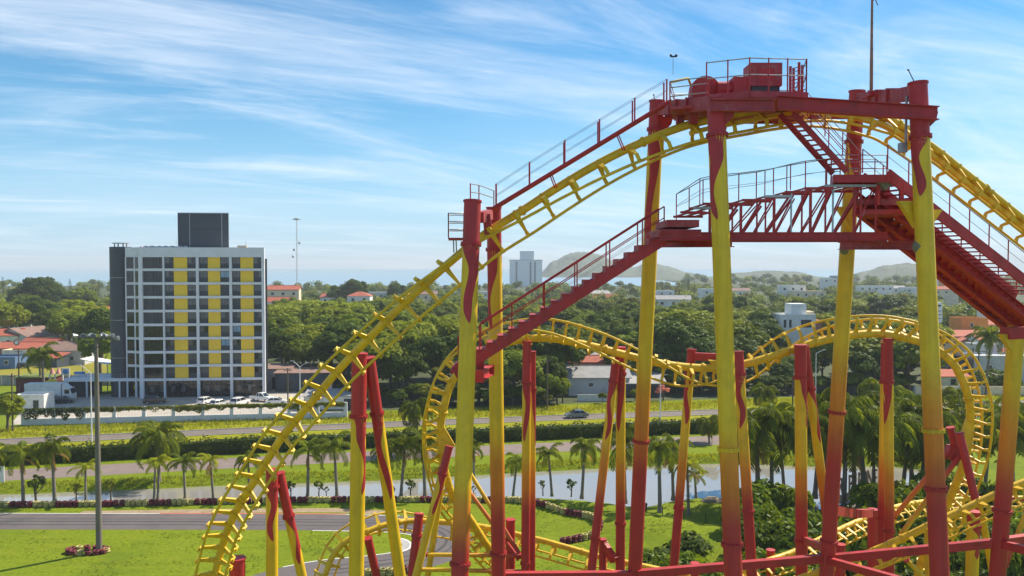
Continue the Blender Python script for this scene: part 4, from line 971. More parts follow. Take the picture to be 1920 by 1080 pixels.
for px, b_, c_, nm in [(1438, 800, 742, 'leaning palm on the median left of the red-topped upright'), (1645, 806, 735, 'bushy palm on the median behind the twin columns'), (1670, 804, 742, 'second bushy palm on the median behind the twin columns'), (1790, 800, 745, 'palm on the median inside the right loop'), (784, 850, 775, 'tall palm at the median left of the inversion loop'), (1330, 830, 800, 'low palm peeping over the hedge by the front middle column')]:
    put_palm(WEEP[0], px, b_, c_, nm, 'palms along the main road', 1.05)
put_palm(PALM[3], 84, 742, 672, 'yellowish palm beside the playground on the left', 'palms round the hotel', 1.1); put_palm(PALM[1], 78, 738, 676, 'second yellowish palm beside the playground', 'palms round the hotel')
put_palm(COCO, 1848, 742, 628, 'coconut palm among the white houses at the right', 'palms in the village', 1.0)
# small trees on the shore
for i, (px, b_, t_, k) in enumerate([(68, 942, 892, 1), (143, 940, 905, 2), (208, 937, 900, 2), (545, 931, 902, 1), (598, 930, 900, 0), (770, 930, 898, 0), (612, 931, 912, 2), (1018, 927, 900, 2), (1071, 929, 898, 1), (735, 932, 912, 1), (888, 928, 915, 2)]):
    g = G(px, b_); put_tree(SMALL[k], g, max(1.2, (b_ - t_) / F * g.y), ['bushy young tree between the first two palms on the left', 'thin young tree left of the floodlight pole', 'thin young tree right of the floodlight pole', 'young tree on the shore left of the drop columns', 'wider young tree on the shore left of the drop columns', 'round bright shrub at the shore right of the drop brace', 'small sapling beside the red-headed column', 'umbrella-shaped sapling on the pond shore in the middle', 'small dark sapling between the two middle palms', 'small sapling at the shore behind the drop brace', 'little bush at the pond edge behind the left pair'][i], 'young trees on the pond shore', 'young_tree', 'tree')
# ------------------------------------------------------------------ woodland
def wood_label(px): 
    return 'leafy broadleaf tree in the woodland ' + ('just right of the hotel' if px < 700 else 'behind the inversion left hump' if px < 1080 else 'behind the yoke and the long shed' if px < 1420 else 'behind the right hump')
rw = random.Random(5); npl = 0; spots = []
def front(px): return 196 if px < 640 else 168 if px < 1050 else 186 if px < 1250 else 182 if px < 1720 else 262
tries = 0
while npl < 228 and tries < 6000:
    tries += 1
    px = rw.uniform(495, 1740); f_ = front(px); D = f_ + (rw.random() ** 1.5) * 190
    x = (px - 960) / F * D
    if any((x - a) ** 2 + (D - b_) ** 2 < (3.9 + D * .006) ** 2 for a, b_ in spots): continue
    if 1440 < px < 1540 and 235 < D < 268: continue
    spots.append((x, D)); npl += 1
    h = rw.uniform(10, 16) if D - f_ > 8 else rw.uniform(8, 13.5)
    if 1430 < px < 1545 and D < 236: h = min(h, 7.0)
    put_tree(BT[rw.randrange(8)], (x, D, 0), h, wood_label(px), 'broadleaf trees of the woodland ' + wood_label(px)[36:], wide=rw.uniform(1.0, 1.4))
for i in range(70):
    px = 655 + (1725 - 655) * (i + rw.random()) / 70; D = front(px) - rw.uniform(0, 5) + (6 if 1060 < px < 1250 else 0)
    put_tree(BT[(1, 4, 0, 1, 5)[i % 5]], ((px - 960) / F * D, D, 0), rw.uniform(2.6, 5.2), 'low bushy tree at the dark edge of the woodland behind the road', 'low trees at the woodland edge', wide=1.5)
# left side trees
lt = [(10, 640, 566, 3), (60, 612, 548, 1), (85, 625, 545, 1), (40, 628, 580, 0), (130, 652, 585, 2), (160, 640, 572, 6), (118, 618, 560, 3), (188, 690, 620, 0), (190, 660, 560, 1), (100, 628, 580, 2), (70, 618, 575, 3), (20, 622, 585, 0), (150, 618, 560, 3), (28, 612, 560, 3), (175, 648, 596, 2), (50, 600, 552, 2), (140, 640, 592, 3)]
for i, (px, b_, t_, k) in enumerate(lt):
    g = G(px, b_ + 14); h = (b_ + 14 - t_) / F * g.y; put_tree(BT[k], g, min(h, 16), 'sunlit broadleaf tree among the houses left of the hotel', 'trees among the houses on the left', wide=rw.uniform(1.0, 1.35))
for px, D, h, k in [(70, 400, 24.5, 7), (93, 420, 20, 4), (40, 410, 18.5, 1), (152, 430, 17.5, 0), (665, 480, 21, 1), (640, 500, 17.5, 4), (745, 500, 18, 1), (775, 520, 16.5, 0), (512, 520, 15.5, 4)]:
    put_tree(BT[k], ((px - 960) / F * D, D, 0), h, 'tall dark tree crown standing above the skyline %s' % ('left of the hotel' if px < 200 else 'between the hotel and the drop'), 'tall skyline trees %s' % ('left' if px < 200 else 'middle'), wide=1.1)
g = G(14, 806); put_tree(BT[3], g, 6.4, 'round bright roadside tree at the far left by the wall', 'roadside trees', wide=1.25)
for px, b_, h, k, nm in [(1030, 758, 6.6, 0, 'small dark tree on the verge left of the long shed'), (1055, 756, 5.4, 3, 'light small tree on the verge beside the long shed'), (1190, 752, 2.6, 3, 'low bush in the garden of the long shed'), (1130, 756, 2.2, 2, 'second low bush in the garden of the long shed')]:
    put_tree(BT[k], G(px, b_), h, nm, 'garden trees by the road')
pk = put_tree(SMALL[1], G(1243, 752), 3.4, 'round tree with pink blossom at the right end of the shed', None, 'blossom_tree', wide=1.3)
for o in COL.objects:
    if o.parent == pk and o.name.startswith('crown'):
        o.data = o.data.copy(); o.data.materials[0] = m_pink
for px, D, h, nm in [(5, 520, 22, 'slender pine standing on the skyline at the left edge'), (131, 520, 21, 'slender pine on the skyline left of the hotel'), (184, 540, 20, 'slender pine nearest the hotel tower on the skyline'), (1291, 640, 20, 'left pine of the pair before the bay'), (1302, 650, 17, 'right pine of the pair before the bay'), (1331, 640, 16, 'single pine right of the bay pair'), (1242, 660, 15, 'pine just right of the rear middle column')]:
    put_tree(CON, ((px - 960) / F * D, D, 0), h, nm, 'pines on the skyline', 'pine_tree')
# far woods: one mass
def far_trees(name, label, areas, size=1.5, n=120, seed=1):
    rnd = random.Random(seed); mb = MB(); idx = []
    for (pa, pb, D0, D1, cnt, h0, h1) in areas:
        for i in range(cnt):
            D = math.sqrt(rnd.uniform(D0 * D0, D1 * D1)); px = rnd.uniform(pa, pb); x = (px - 960) / F * D; h = rnd.uniform(h0, h1); r = h * rnd.uniform(.32, .52)
            if 1435 < px < 1545 and 225 < D < 262: continue
            ss = size * (D / 450) ** .55
            for k in range(3):
                c = Vector((x + rnd.uniform(-.5, .5) * r, D + rnd.uniform(-.5, .5) * r, h - r * rnd.uniform(.8, 1.3))); core(mb, c, r * .8, rnd, .85); lobe(mb, c, r * .85, n // 3, ss, rnd)
            idx += [rnd.choice((0, 0, 1, 1, 2, 3))] * (len(mb.f) - len(idx))
    me = mb.mesh(name, LEAF[1]); me.materials.append(LEAF[0]); me.materials.append(LEAF[3]); me.materials.append(LEAF[2]); me.polygons.foreach_set('material_index', idx)
    o = link(name, me); return tag(o, label, 'woodland', kind='stuff')
far_trees('far_woodland', 'far canopy of trees filling the plain towards the bay', [(480, 1760, 340, 520, 300, 9, 14), (480, 1760, 520, 900, 330, 8, 14), (-40, 260, 300, 520, 70, 9, 15), (-40, 480, 520, 1000, 130, 8, 14), (1700, 2000, 270, 420, 60, 10, 15), (1540, 2000, 420, 1000, 150, 8, 15), (1280, 2050, 1000, 1500, 150, 9, 16)], seed=3)
# ------------------------------------------------------------------ hedges, shrubs, tufts
def leaf_row(name, label, cat, x0, x1, off, w_, h_, n, size, mat, group=None):
    rnd = random.Random(int(x0 * 7 + n)); mb = MB(); 
    x = x0
    while x < x1:                                                  # woody inner body
        e = min(2.2, x1 - x); mb.beam((x, roadD(x) + off, h_ * .42), (x + e, roadD(x + e) + off, h_ * .42), w_ * .7, h_ * .8 * rnd.uniform(.85, 1.1)); x += e
    for k in range(n):
        x = rnd.uniform(x0, x1); a = rnd.uniform(0, math.pi); bulge = 1 + .34 * noise.noise(Vector((x * .5, 0, 3))) + .2 * noise.noise(Vector((x * 1.9, a, 7)))
        y = -math.cos(a) * w_ / 2 * bulge; z = math.sin(a) ** .55 * h_ * bulge * rnd.uniform(.8, 1.05) if rnd.random() < .7 else rnd.uniform(.05, 1) * h_ * .9
        if z < h_ * .5: y = -w_ / 2 * bulge * rnd.uniform(.85, 1.05) if rnd.random() < .8 else w_ / 2
        nn = (Vector((0, y, max(.1, z - h_ * .4))).normalized() + rdir(rnd) * .8).normalized()
        leafcard(mb, Vector((x, roadD(x) + off + y, z)), nn, size * rnd.uniform(.6, 1.3), rnd)
    root = thing('hedge', label, cat, (x0, roadD(x0) + off, 0), group); mb.build('foliage', mat, root); return root
leaf_row('hedge', 'long clipped dark hedge between the road and the path on the left', 'hedge', -125, -28, -16.9, 2.6, 2.4, 9000, .42, m_hedge)
leaf_row('hedge', 'long clipped hedge between the road and the path in the middle', 'hedge', -27.2, 62, -17.2, 2.6, 2.3, 8500, .42, m_hedge)
def tufts(name, label, fn, n, h, mat, seed):
    rnd = random.Random(seed); mb = MB()
    for k in range(n):
        p = fn(rnd)
        if p is None: continue
        hh = h * rnd.uniform(.4, 1.2); a = rnd.uniform(0, 6.28); d = Vector((math.cos(a), math.sin(a), 0)) * .09
        tip = p + Vector((rnd.uniform(-.2, .2), rnd.uniform(-.2, .2), hh)); o = len(mb.v)
        mb.v += [tuple(p - d), tuple(p + d), tuple(tip)]; mb.f.append((o, o + 1, o + 2)); mb.s.append(False)
    return tag(mb.build(name, mat), label, 'grass', kind='stuff')
def f_verge(r):
    x = r.uniform(-120, 130); o = 2.9 + r.random() ** .8 * 9.5
    if noise.noise(Vector((x * .12, o * .3, 0))) < -.15 and r.random() < .7: return None
    return Vector((x, roadD(x) + o, 0))
tufts('verge_tall_grass', 'tall unmown grass on the far roadside verge', f_verge, 26000, .55, m_tuft, 1)
def f_bank(r):
    i = r.randrange(20, len(POND) - 1); t = r.random(); a, b_ = POND[i], POND[i + 1]; x = a[0] + (b_[0] - a[0]) * t; y = a[1] + (b_[1] - a[1]) * t + r.uniform(.2, 3.0)
    return Vector((x, y, height(x, y)))
tufts('bank_grass', 'rough grass along the far pond bank', f_bank, 9000, .32, m_tuft, 2)
def f_lawn(r):
    x = r.uniform(-62, 34); y = r.uniform(66, 100); q = noise.noise(Vector((x * .22, y * .5, 2)))
    if q < r.uniform(-.1, .35): return None
    if inside((x, y), POND): return None
    for a, b_ in zip(KT, KT[1:]):
        if segd((x, y), a, b_) < 3.3: return None
    return Vector((x, y, height(x, y)))
tufts('lawn_tufts', 'uneven tufts of grass in the mown lawn', f_lawn, 26000, .09, leaf_mat('tuft_green', (.12, .165, .008), .3, 0), 9)
def shrub_proto(seed, mat, size=.34):
    rnd = random.Random(seed); mb = MB()
    for i in range(9):
        a = rnd.uniform(0, 6.28); q = rnd.random() ** .5 * .9; c = Vector((q * math.cos(a), q * math.sin(a), rnd.uniform(.35, .85))); core(mb, c, .36, rnd); lobe(mb, c, .46, 150, size * .62, rnd)
    st_ = MB()
    for k in range(5): a = k * 1.3; st_.tube([(0, 0, -.1), (.5 * math.cos(a), .5 * math.sin(a), .6)], [.05, .02], 5)
    return (st_.mesh('stem', m_bark), mb.mesh('foliage', mat))
SH = [shrub_proto(1, m_shrub), shrub_proto(2, LEAF[1]), shrub_proto(3, m_shrub)]
def put_shrub(k, px, D, ztop, w_, label, group):
    x = (px - 960) / F * D; root = thing('shrub', label, 'shrub', (x, D, 0), group, random.uniform(0, 6.28)); root.scale = (w_, w_, ztop / 1.2)
    link('stem', SH[k][0], root, (0, 0, 0)); link('foliage', SH[k][1], root, (0, 0, 0))
sp = [(1225, 72, 2.6, 3.0), (1262, 76, 3.0, 3.2), (1240, 64, 3.0, 3.0), (1290, 68, 4.2, 3.0), (1330, 66, 3.4, 3.0), (1180, 62, 2.4, 3.0), (1310, 60, 3.6, 3.0), (1360, 64, 3.2, 3.2), (1420, 84, 4.6, 3.0), (1448, 88, 5.2, 3.6), (1440, 76, 4.8, 3.4), (1480, 80, 4.6, 3.6), (1470, 68, 4.4, 3.2), (1520, 74, 4.6, 3.2), (1410, 68, 3.8, 3.0), (1500, 62, 3.4, 2.8), (1395, 60, 2.6, 2.6), (1545, 66, 3.6, 3.0)]
for i, (px, D, zt, w_) in enumerate(sp): put_shrub(i % 3, px, D, zt, w_, 'large glossy shrub in the thicket below the yoke on the lawn edge', 'shrubs of the thicket in the middle')
sp = [(1585, 72, 4.6), (1620, 76, 5.6), (1650, 70, 5.0), (1690, 74, 6.0), (1730, 70, 5.6), (1760, 76, 6.2), (1800, 72, 6.0), (1840, 70, 6.4), (1880, 74, 6.2), (1920, 70, 6.0), (1600, 62, 3.4), (1670, 62, 3.6), (1720, 62, 4.2), (1790, 64, 4.4), (1850, 62, 4.4), (1905, 64, 4.8), (1700, 86, 6), (1780, 90, 6), (1860, 88, 6), (1930, 84, 6), (1640, 90, 4)]
for i, (px, D, zt) in enumerate(sp): put_shrub((i + 1) % 3, px, D, zt, 3.5, 'large shrub in the dark thicket below the low tracks at the right', 'shrubs of the thicket on the right')
sp = [(880, 66, 1.6), (1010, 66, 2.2), (1030, 62, 2.4), (1060, 66, 2.6), (1085, 62, 2.4), (920, 62, 1.6), (960, 64, 2.0), (1110, 70, 1.6)]
for i, (px, D, zt) in enumerate(sp): put_shrub((i + 1) % 3, px, D, zt, 2.4, 'low shrub under the low track in front of the tyre wall', 'shrubs under the low track')
# ================================================================== buildings
m_hwhite = M('hotel_white_render', (.66, .67, .70), .75, .08, .6, .1, 20, dirt=(.5, .5, .5), dscale=.5, damt=.4)
m_hdark = M('hotel_slate_cladding', (.046, .052, .066), .55, .12, .8, .12, 12)
m_hpanel = M('hotel_slate_panel', (.036, .043, .056), .55, .10, 1.2)
m_hyel = M('hotel_yellow_panel', (.86, .56, .03), .6, .06, 1.5)
m_glass = M('dark_glass', (.012, .014, .018), .06, .3, 1.5, spec=.6)
m_glass2 = M('curtained_glass', (.10, .10, .105), .12, .5, 2.5, spec=.6)
m_glass3 = M('blue_curtain_glass', (.18, .32, .46), .15, .4, 3, spec=.6)
m_frame = M('dark_frame', (.03, .032, .036), .5)
m_wallw = M('house_white', (.80, .77, .72), .8, .1, .5, dirt=(.38, .36, .33), dscale=.6, damt=.6)
m_wallc = M('house_cream', (.76, .62, .42), .8, .1, .5, dirt=(.4, .33, .24), dscale=.6, damt=.5)
m_wallg = M('house_grey', (.46, .47, .49), .8, .12, .5, dirt=(.2, .2, .2), dscale=.6, damt=.5)
m_walld = M('house_slate_blue', (.055, .07, .095), .8, .15, .5)
m_brick = M('red_brick', (.36, .14, .09), .9, .2, 2)
m_tile = M('red_roof_tiles', (.40, .105, .06), .85, .22, 1.2, .4, 6, dirt=(.20, .08, .05), dscale=.5, damt=.6)
m_tileb = M('brown_roof_tiles', (.24, .15, .12), .85, .22, 1.2, .4, 6, dirt=(.12, .09, .07), dscale=.5, damt=.6)
m_fib = M('grey_fibre_roof', (.33, .32, .31), .85, .15, 1.0, .2, 6, dirt=(.18, .17, .16), dscale=.4, damt=.6)
m_orange = M('house_orange', (.62, .26, .06), .8, .1, .5)
m_win = M('house_window_glass', (.05, .06, .07), .12, .3, 2)
# ---- hotel
K = .1165
hroot = thing('hotel_building', 'tall grey and white hotel block with yellow facade panels', 'building', (P(266, 748, 173.5).x, 173.5, 0), None, R(5.0))
def hx(px): return (px - 266) * K
def hz(py): return 29 - (py - 497) * .1157
def hb_(name, m, *a, parent=None): return MB().box(*a).build(name, m, parent or hroot, (0, 0, 0))
body = MB(); body.prism([(.0, .55), (hx(492), .55), (hx(492) - 3.4, 16), (-3.4, 16), (-3.4, 2.1), (-1.4, 1.7)], 4.0, 30.7); body.build('wall', m_hdark, hroot, (0, 0, 0))
g0 = MB(); g0.prism([(.6, 2.6), (hx(489), 2.6), (hx(489) - 3.4, 15.5), (-3, 15.5), (-3, 4)], 0, 4.0); g0.build('lobby_wall', m_hdark, hroot, (0, 0, 0))
par = MB(); par.prism([(-.1, -.15), (hx(492), -.15), (hx(492) - 3.4, 16.2), (-3.7, 16.2), (-3.7, 1.55), (-1.55, 1.05)], 30.72, 32.85); par.build('parapet', m_hwhite, hroot, (0, 0, 0))
rows = [482 + 25.9 * k for k in range(10)]
for k, y in enumerate(rows):
    if k == 0: continue
    z = hz(y)
    s_ = MB(); s_.prism([(-.1, -.12), (hx(492), -.12), (hx(492), .54), (0, .54), (-1.35, 1.66), (-3.3, 2.05), (-3.65, 1.5), (-1.5, 1.0)], z - .02, z + .52); s_.build('floor_slab', m_hwhite, hroot, (0, 0, 0))
for px, w_ in ((266.5, .85), (308, .34), (369.5, .55), (430, .55), (489.5, .62)):
    hb_('pilaster', m_hwhite, hx(px) - w_ / 2, hx(px) + w_ / 2, -.22, .53, 0, 30.71)
for p_, a_ in (((-1.48, 1.02), .26), ((-3.55, 1.52), .2)):
    MB().cyl((p_[0], p_[1], 0), (p_[0], p_[1], 30.71), a_, 10).build('pilaster', m_hwhite, hroot, (0, 0, 0))
winb = MB(); WW, WH = 1.80, 2.42
def winmesh(w_, h_):
    f_ = MB(); t = .07
    f_.box(0, w_, .02, .12, 0, h_ * .40); 
    for a in (0, w_ / 2 - t / 2, w_ - t): f_.box(a, a + t, 0, .1, h_ * .402, h_)
    f_.box(t, w_ - t, .003, .1, h_ * .402, h_ * .402 + t); f_.box(t, w_ - t, .003, .1, h_ - t, h_ - .002)
    return f_.mesh('window', m_hpanel)
def panemesh(w_, h_, m): q = MB(); q.box(.04, w_ - .04, .045, .075, h_ * .41, h_ - .02); return q.mesh('pane', m)
rh = random.Random(4); wcache = {}
bays = [(310, 325.5), (350.5, 367), (372.5, 387.5), (410.5, 427), (432.5, 447), (471.5, 487)]
for k in range(9):
    z0 = hz(rows[k + 1]) + .54; z1 = hz(rows[k]) - .04
    if k == 0: z1 = 30.70
    for bi, (a, b_) in enumerate(bays):
        w_ = hx(b_) - hx(a); key = (round(w_, 2), round(z1 - z0, 1))
        mi = 0 if rh.random() < .45 else 1
        if (k, bi) in ((1, 3), (5, 4), (6, 3)): mi = 2
        if key not in wcache: wcache[key] = (winmesh(w_, z1 - z0), [panemesh(w_, z1 - z0, m) for m in (m_glass, m_glass2, m_glass3)], MB().box(.06, w_ / 2, .046, .02, (z1 - z0) * .46, (z1 - z0) - .08).mesh('curtain', m_glass2))
        o = link('window', wcache[key][0], hroot, (hx(a), .30, z0)); link('pane', wcache[key][1][mi], o, (0, 0, 0))
        if mi == 0 and rh.random() < .6:
            c = link('curtain', wcache[key][2], o, (0 if rh.random() < .5 else w_ / 2 - .04, -.004, 0))
    for a, b_ in ((325.8, 350.2), (387.8, 410.2), (447.3, 471.2)):
        hb_('yellow_panel', m_hyel, hx(a), hx(b_), .26, .5, z0, z1)
    o = hb_('glass_wall', m_glass, hx(271.5), hx(306.3), .40, .5, z0, z1)
    for px in (276, 288.5, 294, 300): MB().box(hx(px) - .035, hx(px) + .035, .33, .399, z0, z1).build('mullion', m_frame, o, (0, 0, 0))
    # chamfered corner glazing
    for (ax_, ay_), (bx_, by_) in (((-.45, .42), (-1.25, 1.10)), ((-1.75, 1.28), (-3.35, 1.68))):
        d_ = Vector((bx_ - ax_, by_ - ay_, 0)); nn = Vector((-d_.y, d_.x, 0)).normalized() * .3 * -1
        q = MB(); q.extrude([(ax_ - nn.x, ay_ - nn.y, z0), (bx_ - nn.x, by_ - nn.y, z0), (bx_ - nn.x, by_ - nn.y, z1), (ax_ - nn.x, ay_ - nn.y, z1)], tuple(nn * .2)); o = q.build('corner_glass', m_glass, hroot, (0, 0, 0))
        for t in (.33, .66):
            c = Vector((ax_, ay_, 0)).lerp(Vector((bx_, by_, 0)), t) - nn * .7; MB().box(c.x - .04, c.x + .04, c.y - .04, c.y + .04, z0, z1).build('mullion', m_frame, o, (0, 0, 0))
        MB().beam(Vector((ax_, ay_, z0 + 1.0)) - nn * .75, Vector((bx_, by_, z0 + 1.0)) - nn * .75, .05, .05).build('transom', m_frame, o, (0, 0, 0))
# stair tower
tw = MB(); tw.tube([(-5.5, 3.9, 0), (-5.5, 3.9, 33.0)], 2.28, 40); tw.build('stair_tower', m_hdark, hroot, (0, 0, 0))
for z in (8.6, 16.9, 26.2): MB().tube([(-5.5, 3.9, z), (-5.5, 3.9, z + .07)], 2.295, 40, caps=False).build('joint_line', m_wallg, hroot, (0, 0, 0))
for a in range(8): MB().cyl((-5.5 + 1.3 * math.cos(a * .785), 3.9 + 1.3 * math.sin(a * .785), 33), (-5.5 + 1.3 * math.cos(a * .785), 3.9 + 1.3 * math.sin(a * .785), 33.75), .12, 6).build('vent_post', m_wallg, hroot, (0, 0, 0))
MB().cyl((-5.5, 3.9, 33.75), (-5.5, 3.9, 33.9), 1.75, 24).build('vent_cap', m_fib, hroot, (0, 0, 0))
RB = [(6.4, 5.0), (17.5, 5.0), (15.6, 11.5), (5.4, 11.5)]; rb = MB().prism(RB, 32.0, 40.6).build('roof_box', m_hdark, hroot, (0, 0, 0))
for a in (9.0, 16.0): MB().box(a - .05, a + .05, 4.96, 4.998, 33, 40.5).build('joint_strip', m_wallg, rb, (0, 0, 0))
for a, b_ in ((9.2, 12.4), (12.6, 15.8)): MB().box(a, b_, 4.96, 4.997, 36.9, 37.1).build('vent_slot', m_frame, rb, (0, 0, 0))
MB().prism([(6.35, 4.9), (17.55, 4.9), (15.65, 11.6), (5.35, 11.6)], 40.603, 40.75).build('roof_coping', m_hwhite, hroot, (0, 0, 0))
for i in range(14): hb_('solar_tank', m_wallg, hx(256) + i * .72, hx(256) + i * .72 + .5, 3 + (i % 3) * .4, 4.4, 32.8, 33.15 + .12 * (i % 2))
for px in (434, 440, 446): hb_('air_unit', M('beige_metal%d' % px, (.45, .38, .26), .7), hx(px), hx(px) + .65, 4, 5, 32.8, 33.4)
for px, h in ((315, 2.3), (446, 1.7)): MB().cyl((hx(px), 6, 32.8), (hx(px), 6, 32.8 + h), .03, 5).build('aerial', m_gal, hroot, (0, 0, 0))
MB().prism([(hx(492) + .02, .8), (hx(495.5), .8), (hx(495.5) - 3.2, 15), (hx(492) - 3.2, 15)], 3, 30.4).build('side_fin', m_hdark, hroot, (0, 0, 0))
# ground floor glazing
for a, b_ in ((273, 306), (311, 367), (373, 427), (433, 486)):
    o = hb_('shop_glass', m_glass, hx(a), hx(b_), .9, .96, .2, 3.7)
    n_ = int((b_ - a) / 9)
    for i in range(n_ + 1):
        x = hx(a) + (hx(b_) - hx(a)) * i / n_; MB().box(x - .04, x + .04, .80, .897, .2, 3.7).build('mullion', m_frame, o, (0, 0, 0))
    MB().box(hx(a), hx(b_), .81, .896, 2.6, 2.7).build('transom', m_frame, o, (0, 0, 0))
    for i in range(2): x = hx(a) + (i + .3) * 2.2; MB().box(x, x + .9, .84, .895, 1.2, 2.5).build('poster', m_glass2, o, (0, 0, 0))
# canopy deck at left
cn = thing('hotel_canopy', 'flat white entrance canopy with railing left of the hotel', 'canopy', hroot.location + Vector((-17, 1, 0)), None, R(3.0))
MB().box(0, 16.6, -1, 8, 3.6, 4.25).build('roof_slab', m_hwhite, cn, (0, 0, 0))
MB().box(.4, 4.3, .3, 7.5, 0, 3.6).build('wall', m_hpanel, cn, (0, 0, 0))
for x in (.3, 4.6, 11.6, 16.2): MB().box(x, x + .3, -.9, -.6, 0, 3.6).build('post', m_hwhite, cn, (0, 0, 0))
for x in [i * 1.5 for i in range(12)]: MB().cyl((x, -.8, 4.25), (x, -.8, 5.1), .025, 5).build('rail_post', m_gal, cn, (0, 0, 0))
for z in (4.7, 5.1): MB().tube([(0, -.8, z), (16.5, -.8, z)], .02, 5).build('handrail', m_gal, cn, (0, 0, 0))
tc_ = thing('tilted_awning', 'small pale tilted awning behind the hotel stair tower', 'awning', (P(185, 690, 184).x, 184, 0))
q = tc_.location; MB().add([], []).beam(q + Vector((-3, 0, 7.6)), q + Vector((3.4, 0, 6.4)), 5, .15).build('roof', m_wallw, tc_)
for x in (-2.6, 3): MB().cyl(q + Vector((x, -2, 0)), q + Vector((x, -2, 6.4)), .1, 6).build('post', m_gal, tc_)
# ---- generic houses
def house(name, label, px, D, w_, d_, h_, wall, roof='gable', rh_=1.6, rm=None, rz=0, wins=(), group=None, z0=0.0, cat='house', over=.4, doors=(), extra=None):
    """footprint centred on the picture column px at distance D. wins: (face, u, z, w, h)"""
    r = thing(name, label, cat, ((px - 960) / F * D, D, z0), group, R(rz)); a, b_ = w_ / 2, d_ / 2; rm = rm or m_tile
    MB().box(-a, a, -b_, b_, -.3, h_).build('wall', wall, r, (0, 0, 0))
    o_ = over
    if roof == 'gable':
        q = MB(); q.extrude([(-a - o_, -b_ - o_, h_ + .02), (-a - o_, 0, h_ + rh_), (-a - o_, b_ + o_, h_ + .02), (-a - o_, b_ + o_, h_ + .2), (-a - o_, 0, h_ + rh_ + .2), (-a - o_, -b_ - o_, h_ + .2)], (w_ + 2 * o_, 0, 0)); ro = q.build('roof', rm, r, (0, 0, 0))
        MB().extrude([(-a + .02, -b_, h_ + .001), (-a + .02, 0, h_ + rh_ - .15), (-a + .02, b_, h_ + .001)], (w_ - .04, 0, 0)).build('gable_wall', wall, r, (0, 0, 0))
        MB().box(-a - o_, a + o_, -.12, .12, h_ + rh_ + .14, h_ + rh_ + .30).build('ridge', rm, ro, (0, 0, 0))
    elif roof == 'gablex':
        q = MB(); q.extrude([(-a - o_, -b_ - o_, h_ + .02), (0, -b_ - o_, h_ + rh_), (a + o_, -b_ - o_, h_ + .02), (a + o_, -b_ - o_, h_ + .2), (0, -b_ - o_, h_ + rh_ + .2), (-a - o_, -b_ - o_, h_ + .2)], (0, d_ + 2 * o_, 0)); ro = q.build('roof', rm, r, (0, 0, 0))
        MB().extrude([(-a, -b_ + .02, h_ + .001), (0, -b_ + .02, h_ + rh_ - .15), (a, -b_ + .02, h_ + .001)], (0, d_ - .04, 0)).build('gable_wall', wall, r, (0, 0, 0))
    elif roof == 'hip':
        q = MB(); e = min(a, b_); t = [(-a - o_, -b_ - o_, h_ + .01), (a + o_, -b_ - o_, h_ + .01), (a + o_, b_ + o_, h_ + .01), (-a - o_, b_ + o_, h_ + .01), (-a + e, 0, h_ + rh_), (a - e, 0, h_ + rh_)]
        q.add(t, [(0, 1, 5, 4), (1, 2, 5), (2, 3, 4, 5), (3, 0, 4), (3, 2, 1, 0)]); q.build('roof', rm, r, (0, 0, 0))
    elif roof == 'shed':
        q = MB(); q.extrude([(-a - o_, -b_ - o_, h_ + .02), (-a - o_, b_ + o_, h_ + rh_), (-a - o_, b_ + o_, h_ + rh_ + .16), (-a - o_, -b_ - o_, h_ + .18)], (w_ + 2 * o_, 0, 0)); q.build('roof', rm, r, (0, 0, 0))
    else:
        for s_ in ((-a - .05, a + .05, -b_ - .05, -b_ + .12), (-a - .05, a + .05, b_ - .12, b_ + .05), (-a - .05, -a + .12, -b_ + .121, b_ - .121), (a - .12, a + .05, -b_ + .121, b_ - .121)):
            MB().box(*s_, h_ + .002, h_ + .45).build('parapet', wall, r, (0, 0, 0))
    for f_, u, z, ww, hh in wins:
        m1 = MB(); m2 = MB(); t = .09
        if f_ == 'f': y = -b_ - .05; m1.box(u - ww / 2 - t, u + ww / 2 + t, y, -b_ + .02, z - t, z + hh + t); m2.box(u - ww / 2, u + ww / 2, y - .012, y + .02, z, z + hh)
        elif f_ == 'l': x = -a - .05; m1.box(x, -a + .02, u - ww / 2 - t, u + ww / 2 + t, z - t, z + hh + t); m2.box(x - .012, x + .02, u - ww / 2, u + ww / 2, z, z + hh)
        else: x = a + .05; m1.box(a - .02, x, u - ww / 2 - t, u + ww / 2 + t, z - t, z + hh + t); m2.box(x - .02, x + .012, u - ww / 2, u + ww / 2, z, z + hh)
        o = m1.build('window', m_wallw if wall is not m_wallw else m_wallg, r, (0, 0, 0)); m2.build('pane', m_win, o, (0, 0, 0))
    for u, ww, hh in doors:
        o = MB().box(u - ww / 2, u + ww / 2, -b_ - .06, -b_ + .02, 0, hh).build('door', m_frame, r, (0, 0, 0)); MB().box(u + ww * .3, u + ww * .36, -b_ - .09, -b_ - .061, hh * .45, hh * .5).build('handle', m_gal, o, (0, 0, 0))
    return r
W2 = lambda xs, z, w_=1.0, h=1.1: [('f', x, z, w_, h) for x in xs]
gl = 'houses left of the hotel'
house('house', 'brown-roofed house with a red lean-to left of the floodlight heads', 118, 236, 15, 10, 4.2, m_wallg, 'hip', 2.4, m_tileb, 8, W2((-4, 0, 4), 1.4), gl, doors=((2, 1, 2.1),))
house('house', 'red tiled house in the middle of the left settlement', 80, 246, 13, 9, 4.0, m_brick, 'gable', 2.4, m_tile, -20, W2((-3, 3), 1.4), gl)
house('house', 'long house with maroon wall and pale fascia at left', 48, 238, 15, 8, 4.4, m_brick, 'gable', 1.5, m_tile, -4, W2((-5, -1, 3), 1.5), gl)
house('house', 'grey gabled barn-like house near the left edge', 48, 272, 16, 12, 5, m_wallg, 'gablex', 2.8, m_tileb, -20, W2((-4, 3), 1.6), gl)
